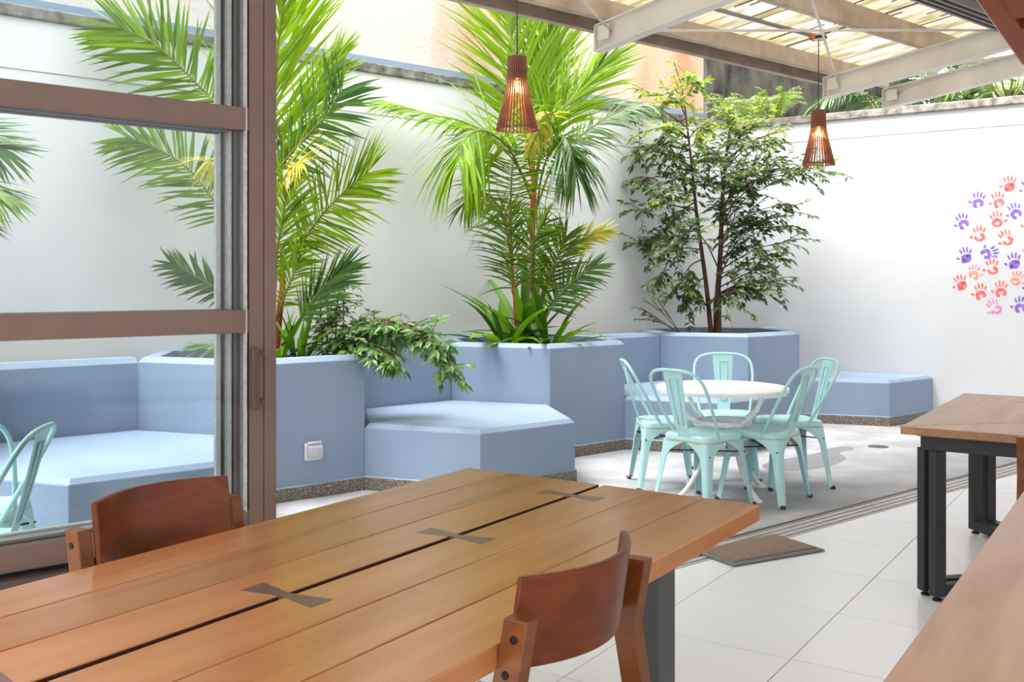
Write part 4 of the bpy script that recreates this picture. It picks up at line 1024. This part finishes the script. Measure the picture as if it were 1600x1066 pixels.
for k, (S, f, x, y) in enumerate(targets):
    i = int(f * (len(S) - 1)); p = S[i]; e = W(x, y, min(Dt + random.uniform(-.5, .35), 11.01 / (1.1918 - (x - 800) / F) - .32, 19.4 / ((x - 800) / F + 1.495) - .32))
    m1 = p.lerp(e, .5) + Vector((random.gauss(0, .03), random.gauss(0, .05), .06))
    pts = spline([p, m1, e], 10); br = MB().tube(pts, [.0085 - .0006 * q for q in range(11)], 6).build('branch', M['bark'], tr, smooth=True)
    young = y < 170
    for q in range(13 if not young else 8):
        u = random.uniform(.38, 1.0); j = min(9, int(u * 10)); pp = pts[j].lerp(pts[j + 1], u * 10 - j)
        di = (e - p).normalized() * random.uniform(.1, .9) + Vector((random.gauss(0, .7), random.gauss(0, .7), random.gauss(.05, .4)))
        top = pp.z > 2.85
        tgt = foly if (top and random.random() < .75) or random.random() < .03 else fol
        twig(tgt, tw, pp, di, random.uniform(.12, .30), random.randint(5, 9), .088, (.5, .25) if tgt is fol else (.4, .3), .7)
for x, y in ((1000, 480), (1015, 495), (1040, 485), (1030, 500), (1020, 470)):
    b0 = W(1062, 520, Dt - .5); e = W(x, y, Dt - .55); twig(fol, tw, b0.lerp(e, .55), e - b0, .25, 8, .07, (.5, .3), .4, .004)
    tw.tube([b0 - Vector((0, 0, .08)), b0, e], .004, 5)
for q in range(16):
    pp = random.choice(S1[18:27]); twig(foly, tw, pp, Vector((random.gauss(0, 1), random.gauss(0, 1), random.uniform(.1, .8))), random.uniform(.1, .25), 5, .06, (.5, .3), .3)
tag(fol.build('foliage', M['tree'], tr), kind='stuff'); tag(foly.build('young_foliage', M['tree_y'], tr), kind='stuff'); tag(tw.build('twigs', M['bark'], tr), kind='stuff')

# ---------------- trailing shrub in the left planter
random.seed(61)
b0 = W(540, 545, Dm1 - .05); b0.z = .80
sh = empty('shrub', tuple(b0), 0, label='arching shrub trailing from the left planter over the bench', cat='shrub')
fs_, tws = MB(), MB()
for j, L in enumerate(([(530, 565, 0), (545, 530, -.1), (575, 505, -.2), (605, 500, -.3)], [(530, 565, 0), (560, 535, -.15), (610, 520, -.3), (660, 525, -.45), (690, 545, -.5), (712, 585, -.55)], [(530, 565, 0), (555, 540, -.2), (590, 540, -.35), (610, 560, -.4)],
           [(530, 565, 0), (570, 520, -.1), (625, 505, -.25), (665, 520, -.4), (695, 540, -.45)], [(530, 565, 0), (560, 525, 0), (600, 510, .05), (650, 515, 0)])):
    P = spline([W(x, y, Dm1 + d) for x, y, d in L], 16); tws.tube(P, [.009 - .0004 * q for q in range(17)], 6)
    for q in range(3, 17):
        for r_ in range(4):
            tg = (P[min(q + 1, 16)] - P[q - 1]).normalized()
            twig(fs_, tws, P[q], tg * .5 + Vector((random.gauss(0, .6), random.gauss(0, .6), random.gauss(-.15, .4))), random.uniform(.05, .13), 3, .088, (.45, .28), .6, .003, .40)
for x0, x1, y1 in ((512, 512, 425), (522, 528, 450), (535, 538, 435), (505, 500, 470)):
    P = spline([W(x0, 570, Dm1 - .05), W((x0 + x1) / 2, (570 + y1) / 2, Dm1 - .05), W(x1, y1, Dm1 - .05)], 12); tws.tube(P, .005, 5)
    for q in range(2, 13):
        for r_ in range(3):
            twig(fs_, tws, P[q], Vector((random.gauss(0, 1), random.gauss(0, 1), random.uniform(-.1, .5))), random.uniform(.06, .16), 4, .055, (.5, .3), .5, .002)
tag(fs_.build('foliage', M['shrub'], sh), kind='stuff'); tag(tws.build('stems', M['bark'], sh), kind='stuff')

# ---------------- ferns growing on the wall corner
random.seed(71)
for x, y, n, ln, lb in ((1140, 182, 15, .50, 'fern on the wall corner beside the peach wall'), (1175, 180, 14, .48, 'fern on the wall corner in the middle of the clump'), (1208, 178, 16, .52, 'feathery grass-like fern at the right of the clump on the wall')):
    b0 = W(x, y, 11.45 - (x - 1140) * .004); b0.z = ZC
    k = (x - 1140) / 68
    b0 = RW(.02 + k * .46, .12, ZC)
    t = empty('fern', tuple(b0), 0, label=lb, cat='fern', group='ferns on the wall corner')
    for q in range(n):
        az = random.uniform(0, 2 * math.pi); d = Vector((math.cos(az), math.sin(az), random.uniform(.5, 1.6))).normalized()
        P = [b0 + d * 0, b0 + d * ln * .45, b0 + d * ln * .8 + Vector((0, 0, -.03)), b0 + d * ln + Vector((math.cos(az) * .08, math.sin(az) * .08, -.10))]
        frond(t, P, 20, .055, .013, M['fern'], up=(0, -.6, .6), ang=(72, 45), droop=.3, start=.12, vee=0, r0=.003)
# ---------------- greenery beyond the right wall
random.seed(81)
def bush_palm(px, D, label, nf, ln, mm, zb=2.7):
    b0 = W(px, 150, D); b0.z = zb
    t = empty('background_palm', tuple(b0), 0, label=label, cat='palm', group='palms beyond the right wall')
    for q in range(nf):
        az = 2 * math.pi * q / nf + random.random() * .4; rise = random.uniform(.5, 1.3)
        h_ = Vector((math.cos(az), math.sin(az), 0))
        P = [b0, b0 + h_ * ln * .35 + Vector((0, 0, ln * .5 * rise)), b0 + h_ * ln * .7 + Vector((0, 0, ln * .55 * rise)), b0 + h_ * ln + Vector((0, 0, ln * .35 * rise))]
        frond(t, P, 22, .42, .045, mm, ang=(60, 25), droop=.8, start=.2, vee=0, tint=(.1, .7))
    MB().tube([b0 - Vector((0, 0, zb)), b0], .06, 8).build('stem', M['bark'], t, smooth=True)
bush_palm(1385, 12.2, 'dark palm behind the right wall below the roof beams', 9, .9, M['dark_leaf'], 3.32)
bush_palm(1575, 11.4, 'pale feathery palm behind the right wall at the right edge', 9, .7, M['fern'], 3.40)
b0 = W(1512, 150, 13.5); b0.z = 0
bt = empty('background_tree', tuple(b0), 0, label='green clipped tree behind the right wall', cat='tree')
bf = MB()
for q in range(1600):
    p = b0 + Vector((random.uniform(-.16, .16), random.uniform(-.4, .4), random.uniform(1.9, 4.4)))
    leaf_small(bf, p, Vector((random.gauss(0, 1), random.gauss(0, 1), random.gauss(0, .7))), .14, .07, random.uniform(.1, .9))
tag(bf.build('foliage', M['dark_leaf'], bt), kind='stuff')
MB().tube([b0, b0 + Vector((0, 0, 2.4))], .07, 8).build('trunk', M['bark'], bt, smooth=True)
